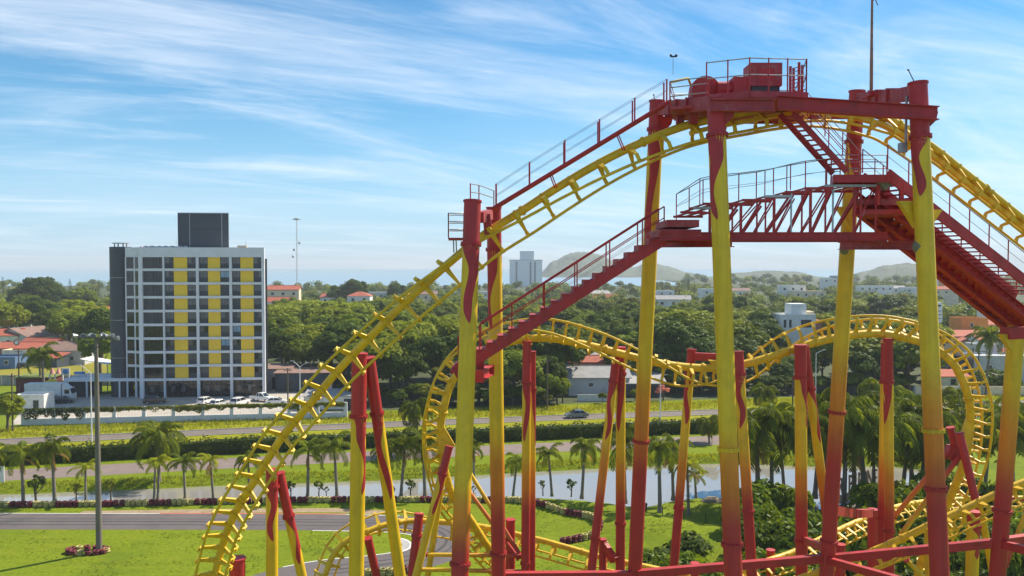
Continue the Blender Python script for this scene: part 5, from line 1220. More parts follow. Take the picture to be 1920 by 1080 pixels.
house('house', 'white house with a pink lower roof at the left edge', 6, 268, 12, 9, 5.5, m_wallw, 'gable', 2, m_tile, 10, W2((-2, 3), 3.0), gl)
house('house', 'small white gabled house among the trees far left', 33, 330, 10, 9, 7.5, m_wallw, 'gablex', 2.0, m_tileb, 25, W2((-2, 2), 4.6), gl)
house('house', 'white house with red roof showing beside the stair tower', 186, 330, 15, 10, 9, m_wallw, 'gable', 2.8, m_tile, 20, W2((-3, 2), 6), gl)
house('house', 'blue and white low house at the left edge', 8, 226, 9, 6, 2.9, M('house_blue', (.10, .18, .32), .8), 'flat', 0, m_fib, 0, W2((-2, 2), 1.2), gl)
house('house', 'cream shop with a round sign left of the parked dark car', 36, 232, 7, 6, 4.2, m_wallc, 'flat', 0, m_fib, 0, W2((2,), 1.4), gl)
bsn = thing('round_sign', 'round white shop sign on the cream shop front', 'sign', P(31, 642, 228)); c = P(31, 642, 228)
MB().cyl(c, c + Vector((0, .15, 0)), .9, 20).build('disc', m_brick, bsn); MB().cyl(c + Vector((0, -.02, 0)), c + Vector((0, -.005, 0)), .55, 20).build('face', m_white, bsn)
house('lean_to', 'red sloping lean-to roof beside the brown-roofed house', 103, 228, 5, 4, 2.6, m_walld, 'shed', 1.2, m_tile, -20, (), gl, cat='lean-to')
house('garage', 'small white flat-roofed hut behind the vine wall on the left', 62, 158, 5.4, 4, 3.2, m_wallw, 'flat', 0, m_fib, 3, [('f', 1.2, .8, 1.0, 1.7)], None, cat='hut')
house('shed', 'low slate-blue shed with rusty roof right of the hotel', 570, 186, 12, 7, 4.2, m_walld, 'shed', .4, m_tileb, 4, (), 'sheds right of the hotel', cat='shed', doors=((-3, 2, 2.6),))
house('shed', 'brown carport with rusty roof against the hotel right side', 516, 190, 8, 7, 4.6, m_wallg, 'shed', .4, m_tileb, 4, (), 'sheds right of the hotel', cat='shed', doors=((1, 2.2, 2.8),))
house('shed', 'pale low shed behind the wall end by the red-headed column', 626, 163, 11, 6, 2.6, m_wallw, 'shed', .5, m_fib, 6, (('f', 0, .9, 1, 1),), 'sheds right of the hotel', cat='shed', doors=((3, 1.6, 2.1),))
# long shed in the middle
house('farmhouse', 'long grey-roofed house with blue-grey wall behind the road', 1120, 181, 13.5, 9, 3.9, m_wallg, 'gable', 2.1, m_fib, 0, [('f', -1.8, 2.1, 1.0, .8), ('f', 3, 1.0, 1.2, 1.0)], 'roadside house group')
house('farmhouse', 'low wing with broad grey roof right of the A-frame legs', 1200, 180, 10, 9, 2.8, m_walld, 'shed', 1.8, m_fib, 0, (), 'roadside house group', doors=((-2, 2.4, 2.2), (2, 2, 2.2)))
house('farmhouse', 'house with orange tiled roof rising behind the grey-roofed house', 1107, 194, 10, 6, 5.6, m_brick, 'gable', 1.3, m_tile, 0, (), 'roadside house group')
house('farmhouse', 'small upper house with grey roof above the orange tiles', 1133, 202, 7, 6, 6.6, m_brick, 'hip', 1.4, m_fib, 0, (), 'roadside house group')
MBw = thing('garden_wall', 'low white garden wall in front of the grey-roofed house', 'wall', G(1118, 752)); g = G(1118, 752); MB().box(g.x - 4, g.x + 4, g.y - .15, g.y + .15, 0, 1.3).build('panel', m_white, MBw); MB().box(g.x - 4.05, g.x + 4.05, g.y - .2, g.y + .2, 1.302, 1.4).build('coping', m_conc, MBw)
# village at the right
gv_ = 'houses of the village on the right'
house('house', 'long cream house with red tiled roofs right of the front column', 1765, 236, 26, 10, 8.2, m_wallc, 'gable', 1.5, m_tile, 2, W2((-9, -6, -2, 2, 5, 9), 5.6, .9, 1.2) + W2((-8, -1, 6), 1.6, 1.4, 1.5), gv_)
house('house', 'orange attic block above the cream house', 1817, 244, 8, 7, 12.6, m_orange, 'flat', 0, m_tile, 0, W2((-1,), 10.4, .8, 1.1), gv_)
house('house', 'pale yellow house stepping down beside the cream house', 1835, 226, 8, 8, 7.2, m_wallc, 'gablex', 1.6, m_tile, 0, W2((-2, 2), 4.6), gv_)
house('house', 'white two-storey house with square windows near the right edge', 1885, 222, 17, 8, 8.4, m_wallw, 'gable', 1.4, m_tile, -6, W2((-5, -1, 3), 5.2, 1.2, 1.3), gv_)
house('house', 'small bright white cube house with one dark window', 1846, 212, 6.5, 6, 7.8, m_white, 'flat', 0, m_fib, 0, W2((-1.6,), 5.2, .9, 1.2), gv_)
house('house', 'low wide grey-white house behind the round bush at the right', 1880, 197, 17, 8, 6.6, m_wallg, 'flat', 0, m_fib, -3, W2((-5, 1), 3.4, 1.4, 1.3), gv_, doors=((5, 1.6, 3.0), (-1, 1.6, 2.4)))
house('house', 'dark timber house with red roof at the right loop', 1775, 198, 8, 7, 5.6, m_walld, 'gablex', 1.5, m_tileb, 0, W2((-1, 2), 3.2), gv_)
house('house', 'tiny white house with blue shutters below the red roof', 1782, 190, 7.5, 4, 2.6, m_wallw, 'shed', 1.2, m_tile, 0, W2((0,), .8, 1.2, 1.3), gv_)
house('house', 'grey-white block high behind the village roofs', 1872, 262, 9, 8, 14.6, m_wallw, 'flat', 0, m_fib, 0, W2((-2, 2), 11), gv_)
house('house', 'white house with red hip roof at the right edge', 1905, 246, 10, 9, 9.6, m_wallw, 'hip', 2.2, m_tile, 0, W2((-3,), 6.6), gv_)
house('house', 'white house with tiled gable cut by the right picture edge', 1916, 206, 9, 7, 5.8, m_wallw, 'gablex', 2.0, m_tile, 5, W2((-2, 2), 3.2) + W2((-2,), .9), gv_)
house('house', 'pale house with long red roof behind the coconut palm', 1850, 252, 18, 9, 10.4, m_wallw, 'gable', 1.4, m_tile, 3, W2((-6, -2, 2, 6), 6.2), gv_)
gwall = thing('village_wall', 'long beige garden wall behind the road at the right', 'wall', G(1850, 742)); g = G(1850, 742)
for i in range(9):
    x = g.x - 16 + i * 5; MB().box(x, x + 4.9, g.y, g.y + .2, 0, 2.1).build('panel', m_wallc, gwall); MB().box(x - .2, x + .2, g.y - .08, g.y + .28, 0, 2.3).build('pillar', m_conc, gwall)
put_shrub(0, 1866, 183, 5.2, 4.6, 'big round clipped bush before the grey-white house at the right', 'village bushes'); put_shrub(2, 1826, 181, 3.0, 2.6, 'smaller bush beside the round clipped bush at the right', 'village bushes')
# white modern house in the woods
mh = house('modern_house', 'white cubic modern house standing in the woodland', 1487, 250, 11, 9, 13.4, m_white, 'flat', 0, m_fib, 0, W2((-3.9, -2.3), 9.8, .8, 2.4) + W2((2.6,), 9.8, 3.2, 2.4), None)
MB().box(-1.5, 3.2, -3, 3, 13.4, 17.0).build('roof_block', m_white, mh, (0, 0, 0)); MB().box(3.5, 7.5, -4, 4, 8, 12).build('side_block', m_brick, mh, (0, 0, 0)); MB().box(3.4, 6, -2, 3, 13, 14.6).build('terrace_block', m_wallc, mh, (0, 0, 0))
house('water_tank_house', 'small white box house in the trees left of the front middle column', 1318, 300, 6, 5, 9.6, m_white, 'flat', 0, m_fib, 10, (), None)
gf_ = 'distant buildings over the trees'
far = [(521, 380, 16, 11.5, m_wallw, 'gable', m_tile, 'white house with orange roof right of the hotel roof edge'), (533, 420, 16, 16, m_wallc, 'gable', m_tile, 'orange-roofed house below the aerial mast'), (497, 360, 12, 10, m_wallw, 'flat', m_fib, 'low white building at the hotel right flank'), (675, 430, 12, 12.5, m_wallw, 'hip', m_tile, 'white house with pink hip roof on the skyline'), (725, 520, 30, 11, m_white, 'flat', m_fib, 'long white building on the skyline left of the drop'), (790, 520, 20, 10, m_wallc, 'gable', m_tileb, 'low cream building on the skyline at the drop'), (905, 560, 10, 10, m_white, 'flat', m_fib, 'small white building just left of the column pair'),
       (1108, 560, 26, 9, m_wallw, 'shed', m_fib, 'long low building seen below the staircase'), (1135, 540, 16, 7, m_brick, 'gable', m_tile, 'red-roofed low building below the staircase'), (1262, 430, 18, 10.5, m_wallw, 'gable', m_fib, 'white house with grey roof right of the rear middle column'), (1330, 560, 14, 12, m_white, 'flat', m_fib, 'white box building left of the front middle column'), (1484, 520, 16, 15.5, m_white, 'flat', m_fib, 'white building with stepped top under the footbridge'), (1512, 515, 22, 12, m_wallc, 'flat', m_fib, 'cream long building under the footbridge'), (1385, 620, 16, 9, m_wallw, 'gable', m_tileb, 'low house near the bay right of the front column'), (1555, 700, 14, 17, m_white, 'flat', m_fib, 'white building behind the mast column'),
       (1640, 640, 26, 12, m_wallw, 'flat', m_fib, 'wide white building between the right columns'), (1670, 690, 22, 9, m_wallw, 'gable', m_fib, 'pale long roof between the right columns'), (1708, 600, 14, 12, m_white, 'flat', m_fib, 'bright white building left of the front right column'), (1782, 640, 14, 20, m_orange, 'flat', m_tile, 'orange block right of the front right column'), (1770, 560, 16, 12, m_wallc, 'gable', m_tile, 'tiled house below the orange block'), (1760, 800, 20, 26, m_white, 'flat', m_fib, 'far white tower block behind the orange block'), (1575, 800, 18, 18, m_wallg, 'flat', m_fib, 'grey far block right of the mast column'), (1245, 620, 14, 9, m_white, 'flat', m_fib, 'tiny white house by the pines at the bay'), (1815, 700, 20, 10, m_wallw, 'gable', m_tile, 'pale house under the right staircase'), (625, 500, 14, 9, m_wallw, 'gable', m_tile, 'small tiled house on the skyline right of the aerial mast')]
for px, D, w_, h, wm_, rf, rm, lb in far:
    n_ = max(2, int(w_ / 5)); house('far_house', lb, px, D, w_, 9, h, wm_, rf, 2.2, rm, random.uniform(-12, 12), W2([(-w_ / 2 + (i + .5) * w_ / n_) for i in range(n_)], h - 2.6, 1.4, 1.4), gf_, cat='building')
# far tower block
tb = thing('tower_block', 'pale hazy tower block on the skyline behind the staircase', 'building', ((986 - 960) / F * 1080, 1080, 0))
m_tw = M('tower_white', (.84, .85, .86), .8, .05, .3)
MB().box(-22, 22, 0, 16, 0, 35.5).build('wall', m_tw, tb, (0, 0, 0)); MB().box(-8, 11, 2, 14, 35.502, 48.0).build('roof_block', m_tw, tb, (0, 0, 0)); MB().box(-23, 23, -.5, 16.5, 35.505, 36.2).build('cornice', m_wallg, tb, (0, 0, 0))
for x in (-14, 5, 11):
    c = MB().box(x, x + 2.6, -.2, -.01, 2, 34).build('window_strip', m_wallg, tb, (0, 0, 0))
    for k in range(9): MB().box(x + .4, x + 2.2, -.3, -.21, 4 + k * 3.3, 5.6 + k * 3.3).build('window', m_win, c, (0, 0, 0))
# aerial mast
am = thing('aerial_mast', 'thin lattice aerial mast on the skyline right of the hotel', 'mast', ((557 - 960) / F * 470, 470, 0)); q = am.location
for k in range(3):
    a = k * 2.094; MB().tube([q + Vector((.45 * math.cos(a), .45 * math.sin(a), 0)), q + Vector((.35 * math.cos(a), .35 * math.sin(a), 56.5))], .09, 5).build('leg', m_white, am)
lat = MB()
for i in range(36):
    z = i * 1.56
    for k in range(3):
        a = k * 2.094; b_ = (k + 1) * 2.094; lat.beam(q + Vector((.44 * math.cos(a), .44 * math.sin(a), z)), q + Vector((.44 * math.cos(b_), .44 * math.sin(b_), z + 1.5)), .05, .05)
lat.build('lattice', m_white, am)
for z, dx in ((56, .6), (56, -.7), (42, 1.6), (38, -1.6), (34, -2.2)): MB().ball(q + Vector((dx, -.4, z)), .8, 10, 6, (1, .5, 1)).build('dish', m_white, am)
MB().box(q.x - 2.6, q.x + 2.6, q.y - .3, q.y + .3, 55.6, 55.9).build('antenna_bar', m_wallg, am)
# advertising pylon at right
sg = thing('roadside_pylon', 'tall roadside sign with white board and dark lines of print', 'sign', ((1756 - 960) / F * 214, 214, 0)); q = sg.location
MB().box(q.x - .9, q.x + .9, q.y, q.y + .8, 0, 16.6).build('pylon', m_wallg, sg)
bd = MB().box(q.x - 1.6, q.x + 1.6, q.y - .2, q.y + 1, 13.6, 19.0).build('board', m_white, sg)
for z, m in ((17.9, m_frame), (16.6, m_hpanel), (15.6, m_hpanel), (14.6, m_hpanel)): MB().box(q.x - 1.3, q.x + 1.2, q.y - .215, q.y - .202, z, z + (.45 if z > 17 else .22)).build('print_line', m, bd)
# ================================================================== wall, poles, cars, tyres, small things
# hotel boundary wall with vines
wl = thing('boundary_wall', 'white boundary wall with open wire bays in front of the hotel', 'wall', G(300, 790))
A0, B0 = G(44, 797), G(648, 783)
def wp(t): return A0.lerp(B0, t)
nb = 11
for i in range(nb):
    a, b_ = wp(i / nb), wp((i + 1) / nb)
    MB().beam(a + Vector((0, 0, .55)), b_ + Vector((0, 0, .55)), .2, 1.1).build('plinth', m_hwhite, wl)
    MB().beam(a + Vector((0, 0, 2.85)), b_ + Vector((0, 0, 2.85)), .05, .06).build('top_wire', m_gal, wl)
    w_ = MB()
    for k in range(1, 10):
        q = a.lerp(b_, k / 10); w_.beam(q + Vector((0, 0, 1.1)), q + Vector((0, 0, 2.82)), .012, .012)
    for z in (1.5, 1.95, 2.4): w_.beam(a + Vector((0, 0, z)), b_ + Vector((0, 0, z)), .012, .012)
    w_.build('wire_mesh', m_gal, wl)
for i in range(nb + 1):
    q = wp(i / nb); MB().box(q.x - .33, q.x + .33, q.y - .16, q.y + .16, .003, 2.95).build('post', m_hwhite, wl)
rv = random.Random(8)
for i in range(nb):
    a, b_ = wp(i / nb), wp((i + 1) / nb); dens = (1.0, 1.0, .8, .55, .35, 1.0, .8, .8, .7, 1.0, .7)[i]
    root = thing('hanging_vine', 'vine hanging over wall bay %s' % ['at the left end, thick and dark', 'second from the left, in one long drape', 'behind the floodlight pole', 'just right of the floodlight pole, thin', 'with the thinnest growth, below the hotel corner', 'above the coconut palm, thick', 'below the ground floor glass, in two drapes', 'below the first white cars', 'left of the drop track below the pickup', 'last full one before the lamp post', 'behind the first drop track'][i], 'vine', a, 'vines on the boundary wall')
    mb = MB()
    for k in range(int(950 * dens)):
        t = rv.random(); n_ = noise.noise(Vector((i * 3 + t * 4, 0, 5))); ln = (.45 + .9 * max(0, .5 + n_)) * (1.2 if dens > .9 else .8)
        z = 2.98 - rv.random() ** 1.1 * ln * (1.05 if i > 1 else 1.5)
        q = a.lerp(b_, t) + Vector((rv.uniform(-.05, .05), rv.uniform(-.3, .15), z)); leafcard(mb, q, (Vector((0, -1, .5)) + rdir(rv) * .8).normalized(), rv.uniform(.22, .46), rv)
    mb.build('foliage', m_vine if i not in (0, 1) else m_hedge, root)
fr = random.Random(3)
fp = MB()
for i in range(16):
    x = -95 + i * 7.2; o = 6.5; root = thing('fence_post', 'thin weathered fence post standing in the tall verge grass', 'fence post', (x, roadD(x) + o, 0), 'fence posts on the verge'); MB().cyl((x, roadD(x) + o, 0), (x, roadD(x) + o, 1.25), .05, 6).build('post', m_bark, root); MB().ball((x, roadD(x) + o, 1.27), .06, 6, 4).build('cap', m_bark, root)
# ---- poles and lamps
fl_ = thing('floodlight_pole', 'tall concrete floodlight pole with a cluster of lamps, left', 'floodlight pole', G(186, 1035))
b0 = G(186, 1035); D0 = b0.y; zt = P(186, 632, D0).z
m_pole = M('weathered_pole', (.17, .145, .115), .85, .18, .6, .3, 14, dirt=(.12, .11, .10), dscale=.5, damt=.6)
MB().tube([b0, b0 + Z * zt * .5, b0 + Z * zt], [.31, .25, .18], 14).build('pole', m_pole, fl_)
MB().beam(b0 + Vector((-1.7, -.2, zt - .1)), b0 + Vector((1.7, -.2, zt - .1)), .12, .14).build('crossarm', m_dark, fl_)
MB().beam(b0 + Vector((-1.2, -.2, zt - .2)), b0 + Vector((0, -.2, zt - 1.2)), .07, .07).build('strut', m_dark, fl_); MB().beam(b0 + Vector((1.2, -.2, zt - .2)), b0 + Vector((0, -.2, zt - 1.2)), .07, .07).build('strut', m_dark, fl_)
lampm = MB(); lampm.tube([(0, 0, 0), (0, -.22, -.05), (0, -.42, -.12)], [.10, .20, .30], 12)
lm = lampm.mesh('lamp_head', m_gal)
for i, x in enumerate((-1.7, -1.25, -.75, -.1, .55, 1.15, 1.5, 1.75)):
    o = link('lamp_head', lm, fl_, b0 + Vector((x, -.2 + (i % 2) * .3, zt + .14 - (.3 if i == 7 else 0))) - Vector(fl_.location)); o.rotation_euler = (R(-15), 0, R((-50, 20, 160, 0, 180, -30, 60, 90)[i]))
    g_ = MB().ball((0, -.42, -.12), .27, 10, 6, (1, .3, 1)).build('lens', m_glass2, o, (0, 0, 0))
def lamp(label, px, base, top, arms, D=None, name='street_lamp'):
    b_ = G(px, base) if D is None else Vector(((px - 960) / F * D, D, 0)); zt_ = P(px, top, b_.y).z
    r = thing(name, label, 'street lamp', b_, 'street lamps along the roads'); MB().tube([b_, b_ + Z * zt_], [.13, .07], 8).build('pole', m_white, r)
    for dx, dz in arms:
        e = b_ + Vector((dx, 0, zt_ + dz)); MB().tube([b_ + Z * (zt_ - .15), b_ + Vector((dx * .5, 0, zt_ + dz * .6)), e], .05, 6).build('arm', m_white, r); MB().box(e.x - .35, e.x + .35, e.y - .14, e.y + .14, e.z - .05, e.z + .08).build('lamp_head', m_gal, r)
lamp('white two-armed street lamp left of the upper drop', 563, 812, 687, ((-1.3, .9), (1.3, .6)))
lamp('white single-arm street lamp next to the floodlight pole', 172, 832, 698, ((-1.9, 1.2),))
lamp('white slim lamp on the median by the pink blossom tree', 1238, 788, 706, ((.9, .3),))
lamp('white street lamp with one long arm behind the red-topped column', 1529, 772, 662, ((1.6, .6),))
lamp('pale lamp post inside the right loop', 1797, 765, 690, ((.8, .3),))
def pole(label, px, base, top, bar=True, D=None):
    b_ = G(px, base) if D is None else Vector(((px - 960) / F * D, D, 0)); zt_ = P(px, top, b_.y).z; r = thing('utility_pole', label, 'utility pole', b_, 'utility poles'); MB().tube([b_, b_ + Z * zt_], [.16, .11], 8).build('pole', m_bark, r)
    if bar: MB().beam(b_ + Vector((-.8, 0, zt_ - .5)), b_ + Vector((.8, 0, zt_ - .5)), .1, .1).build('crossarm', m_bark, r)
    for x in (-.6, 0, .6): MB().cyl(b_ + Vector((x, 0, zt_ - .45)), b_ + Vector((x, 0, zt_ - .2)), .05, 6).build('insulator', m_conc, r)
pole('utility pole at the far left beside the bright tree', 24, 808, 700); pole('utility pole left of the playground', 36, 742, 655); pole('utility pole between the playground palms', 80, 742, 664, False)
pole('utility pole right of the hotel sheds', 540, 770, 690); pole('dark trunk-like pole on the verge right of the slim column', 1026, 768, 672); pole('utility pole in the village, left of two', 1823, 742, 652); pole('utility pole in the village, right of two', 1834, 742, 655); pole('utility pole behind the right hump columns', 1486, 768, 690)
# ---- cars
def car(label, px, base, rz, paint, kind='sedan', group='cars parked at the hotel', D=None, cat='car', name='parked_car'):
    g = G(px, base) if D is None else Vector(((px - 960) / F * D, D, 0))
    r = thing(name, label, cat, g, group, R(rz)); L_ = {'sedan': 4.4, 'hatch': 3.9, 'suv': 4.4, 'pickup': 5.2}[kind]; h = .62; w_ = .86
    bod = {'sedan': [(-2.2, .32), (-2.15, .72), (-2.05, .92), (-1.3, .98), (1.0, .98), (2.0, .80), (2.2, .62), (2.2, .30)],
           'hatch': [(-1.95, .32), (-1.95, .85), (-1.85, 1.0), (.8, 1.0), (1.75, .84), (1.95, .62), (1.95, .30)],
           'suv': [(-2.2, .38), (-2.2, .95), (-2.1, 1.12), (.95, 1.14), (2.0, 1.0), (2.2, .78), (2.2, .36)],
           'pickup': [(-2.6, .45), (-2.6, 1.1), (-.75, 1.12), (1.2, 1.14), (2.4, 1.02), (2.6, .78), (2.6, .42)]}[kind]
    cab = {'sedan': (-1.75, -1.05, .35, 1.15, .98, 1.44), 'hatch': (-1.88, -1.45, .2, .95, 1.0, 1.48), 'suv': (-2.12, -1.8, .25, 1.05, 1.13, 1.72), 'pickup': (-.85, -.65, .5, 1.3, 1.13, 1.78)}[kind]
    MB().extrude([(x, -w_, z) for x, z in bod], (0, 2 * w_, 0)).build('body', paint, r, (0, 0, 0))
    x0, x1, x2, x3, z0, z1 = cab
    cb_ = MB(); cb_.hexa([(x0, -w_ * .96, z0), (x3, -w_ * .96, z0), (x3, w_ * .96, z0), (x0, w_ * .96, z0), (x1, -w_ * .78, z1), (x2, -w_ * .78, z1), (x2, w_ * .78, z1), (x1, w_ * .78, z1)]); cb_.build('cabin', m_carglass, r, (0, 0, 0))
    MB().hexa([(x1 - .06, -w_ * .8, z1 - .03), (x2 + .06, -w_ * .8, z1 - .03), (x2 + .06, w_ * .8, z1 - .03), (x1 - .06, w_ * .8, z1 - .03), (x1 + .1, -w_ * .7, z1 + .06), (x2 - .05, -w_ * .7, z1 + .06), (x2 - .05, w_ * .7, z1 + .06), (x1 + .1, w_ * .7, z1 + .06)]).build('roof', paint, r, (0, 0, 0))
    xm = (x1 + x2) / 2
    for s in (-1, 1):
        for xa, xb in ((x0, x1), (xm - .1, xm - .1), (x3, x2)): MB().beam((xa, s * w_ * .965, z0), (xb, s * w_ * .79, z1), .09, .05).build('pillar', paint, r, (0, 0, 0))
        for xw in (L_ * .31, -L_ * .30):
            t = MB().cyl((xw, s * w_ * .72, .33), (xw, s * (w_ + .02), .33), .33, 16).build('wheel', m_tyre, r, (0, 0, 0)); MB().cyl((xw, s * (w_ + .021), .33), (xw, s * (w_ + .035), .33), .20, 12).build('rim', m_gal, t, (0, 0, 0))
        f_ = bod[-1][0]; MB().box(f_ - .12, f_ + .01, s * w_ * .72 - .2, s * w_ * .72 + .2, .60, .75).build('headlight', m_white, r, (0, 0, 0)); MB().box(-f_ - .02, -f_ + .1, s * w_ * .76 - .15, s * w_ * .76 + .15, .7, .88).build('taillight', m_red, r, (0, 0, 0))
    if kind == 'pickup': MB().box(-2.45, -.9, -w_ * .85, w_ * .85, 1.02, 1.125).build('bed_floor', m_dark, r, (0, 0, 0))
    return r
m_tyre = M('tyre_rubber', (.02, .02, .02), .8); m_carglass = M('car_glass', (.02, .025, .03), .08, .2, 1, spec=.7)
cw = M('car_white', (.75, .75, .74), .3, .03, 1, coat=.6); cg = M('car_grey_blue', (.16, .20, .26), .3, .03, 1, metal=.3, coat=.6); ck = M('car_black', (.02, .02, .024), .25, .03, 1, coat=.6); cs = M('car_silver_blue', (.36, .46, .55), .3, .03, 1, metal=.3, coat=.6)
car('grey-blue sedan driving on the main road', 1081, 783, 192, cg, 'sedan', None, name='car')
car('white hatchback parked left of the other white cars before the hotel', 386, 757, 75, cw, 'hatch'); car('white car parked second from the left before the hotel', 412, 762, 60, cw, 'hatch'); car('white hatchback in the middle of the hotel parking', 450, 760, 70, cw, 'suv'); car('white pickup truck parked at the right end of the hotel', 491, 752, -20, cw, 'pickup'); car('white car mostly hidden behind the wall right of the pickup', 518, 758, 10, cw, 'sedan')
car('black car parked under the hotel corner', 290, 757, 20, ck, 'suv'); car('silver-blue estate parked by the white truck', 101, 756, 20, cs, 'suv'); car('dark car parked beside the silver-blue estate', 118, 756, 15, ck, 'sedan'); car('dark car on the street in front of the cream shop', 42, 690, 10, ck, 'hatch'); car('red car half hidden behind the white truck', 62, 744, 5, M('car_red', (.35, .03, .03), .3, .03, 1, coat=.6), 'hatch')
# truck
tk = thing('box_truck', 'white box truck parked left of the hotel canopy', 'truck', G(106, 752), None, R(3)); 
MB().box(-6.0, 1.5, -1.2, 1.2, .9, 3.9).build('cargo_box', m_white, tk, (0, 0, 0)); MB().box(-6, 3.4, -.5, .5, .5, .88).build('chassis', m_dark, tk, (0, 0, 0))
MB().extrude([(1.7, -1.1, .6), (3.7, -1.1, .6), (3.7, -1.1, 1.7), (3.2, -1.1, 2.9), (1.7, -1.1, 2.9)], (0, 2.2, 0)).build('cab', m_white, tk, (0, 0, 0))
MB().extrude([(3.715, -1.0, 1.75), (3.24, -1.0, 2.8), (3.20, -1.0, 2.8), (3.675, -1.0, 1.75)], (0, 2.0, 0)).build('windscreen', m_carglass, tk, (0, 0, 0)); MB().box(2.2, 3.2, -1.12, -1.101, 1.75, 2.6).build('side_window', m_carglass, tk, (0, 0, 0)); MB().extrude([(1.7, -1.0, 2.9), (2.9, -1.0, 2.9), (1.7, -1.0, 3.8)], (0, 2, 0)).build('wind_deflector', m_white, tk, (0, 0, 0))
MB().box(-2.4, -1.2, -1.22, -1.201, 1.0, 3.2).build('side_door', m_wallw, tk, (0, 0, 0))
for x in (2.7, -3.4, -4.6):
    for s in (-1, 1): o = MB().cyl((x, s * .85, .5), (x, s * 1.15, .5), .5, 16).build('wheel', m_tyre, tk, (0, 0, 0)); MB().cyl((x, s * 1.151, .5), (x, s * 1.17, .5), .26, 10).build('rim', m_gal, o, (0, 0, 0))
# playground
pg = thing('play_frame', 'colourful climbing frame with red and white roofs in the playground', 'play frame', G(112, 742)); q = G(112, 742) + Vector((0, 2, 0))
cols_ = [M('toy_orange', (.7, .22, .03), .5), M('toy_yellow', (.7, .5, .05), .5), M('toy_white', (.75, .7, .66), .5), M('toy_pink', (.6, .25, .25), .5), M('toy_blue', (.08, .22, .5), .5)]
for i, (x, h, k) in enumerate(((-3.5, 4.5, 2), (-2.3, 4.5, 2), (-.6, 5.4, 2), (.8, 5.4, 2), (2.2, 3.6, 0), (3.4, 3.6, 1))):
    MB().box(q.x + x, q.x + x + .25, q.y, q.y + .25, 0, h).build('post', cols_[k], pg)
for x, z, k in ((-3.0, 4.6, 3), (-1.6, 4.6, 3)): MB().tube([q + Vector((x, .5, z)), q + Vector((x, .5, z + 1.4))], [.6, .05], 10).build('turret_roof', cols_[k], pg)
MB().box(q.x - 1, q.x + 1.4, q.y, q.y + 2, 2.2, 2.4).build('deck', cols_[0], pg); MB().box(q.x - .7, q.x + 1.2, q.y - .1, q.y + .1, 4.4, 5.9).build('painted_board', cols_[2], pg); MB().ball(q + Vector((.3, -.15, 5.1)), .6, 10, 6, (1, .2, 1)).build('board_motif', cols_[4], pg)
MB().ball(q + Vector((2.6, -.2, 1.9)), 1.0, 12, 8, (1, .4, 1)).build('round_panel', cols_[3], pg)
sl = thing('blue_slide', 'blue and white slide roof at the right of the playground', 'slide', G(140, 745)); q = G(140, 745) + Vector((0, 2, 0))
MB().extrude([q + Vector((-2, 0, 1.5)), q + Vector((3.6, 0, 1.5)), q + Vector((-1.6, 0, 4.0))], (0, 1.6, 0)).build('slope', cols_[4], sl); MB().extrude([q + Vector((-2, -.1, 1.5)), q + Vector((2.2, -.1, 1.5)), q + Vector((-1.8, -.1, 2.8))], (0, .09, 0)).build('white_skirt', cols_[2], sl); MB().box(q.x - 1.2, q.x + .8, q.y, q.y + 1, 4.8, 5.3).build('top_bar', cols_[4], sl); MB().cyl(q + Vector((-1, .5, 0)), q + Vector((-1, .5, 4.8)), .12, 6).build('post', cols_[2], sl)
el_ = thing('toy_arch', 'yellow curved toy arch in the playground', 'play arch', G(96, 745)); q = G(96, 745) + Vector((0, 1, 0))
MB().tube([q + Vector((-2.6, 0, 0)), q + Vector((-2.2, 0, 2.4)), q + Vector((-.4, 0, 3.4)), q + Vector((1.4, 0, 2.8)), q + Vector((2.0, 0, .2))], [.5, .6, .7, .6, .4], 10).build('arch', cols_[1], el_); MB().ball(q + Vector((1.6, -.1, 2.9)), .8, 10, 7).build('arch_head', cols_[0], el_)
kb = house('kiosk', 'dark maroon kiosk with mossy flat roof left of the playground', 72, 182, 8, 5, 3.6, M('maroon', (.14, .025, .025), .7), 'shed', .3, M('mossy_roof', (.16, .2, .04), .9), 4, (), None, cat='kiosk')
hf2 = thing('fence_wall', 'long grey panel wall behind the playground', 'wall', G(90, 722)); g = G(90, 722)
for i in range(14): MB().box(g.x - 17 + i * 2.9, g.x - 17 + i * 2.9 + 2.8, g.y, g.y + .12, 0, 2.4).build('panel', m_fib, hf2)
# ---- tyres
def tyre_mesh(m):
    t = MB(); n = 12; prof = [(.20, .02), (.28, .0), (.33, .05), (.33, .17), (.28, .22), (.20, .20)]
    vs_ = [(r * math.cos(6.2832 * k / n), r * math.sin(6.2832 * k / n), z) for r, z in prof for k in range(n)]; m_ = len(prof)
    t.add(vs_, [(i * n + k, i * n + (k + 1) % n, ((i + 1) % m_) * n + (k + 1) % n, ((i + 1) % m_) * n + k) for i in range(m_) for k in range(n)], True); return t.mesh('tyre', m)
m_ty = [M('tyre_red_paint', (.16, .012, .020), .6, .35, 3, rnd=.25, dirt=(.03, .02, .02), dscale=3, damt=.7), M('tyre_yellow_paint', (.45, .38, .12), .65, .35, 3, rnd=.3, dirt=(.07, .06, .03), dscale=3, damt=.75)]
tym = [tyre_mesh(m) for m in m_ty]
def stack(p, k, label, group, n=3, i=0):
    r = thing('tyre_stack', label, 'tyre stack', p, group, random.uniform(0, 6.28)); 
    for j in range(n): link('tyre', tym[k], r, (random.uniform(-.03, .03), random.uniform(-.03, .03), j * .225))
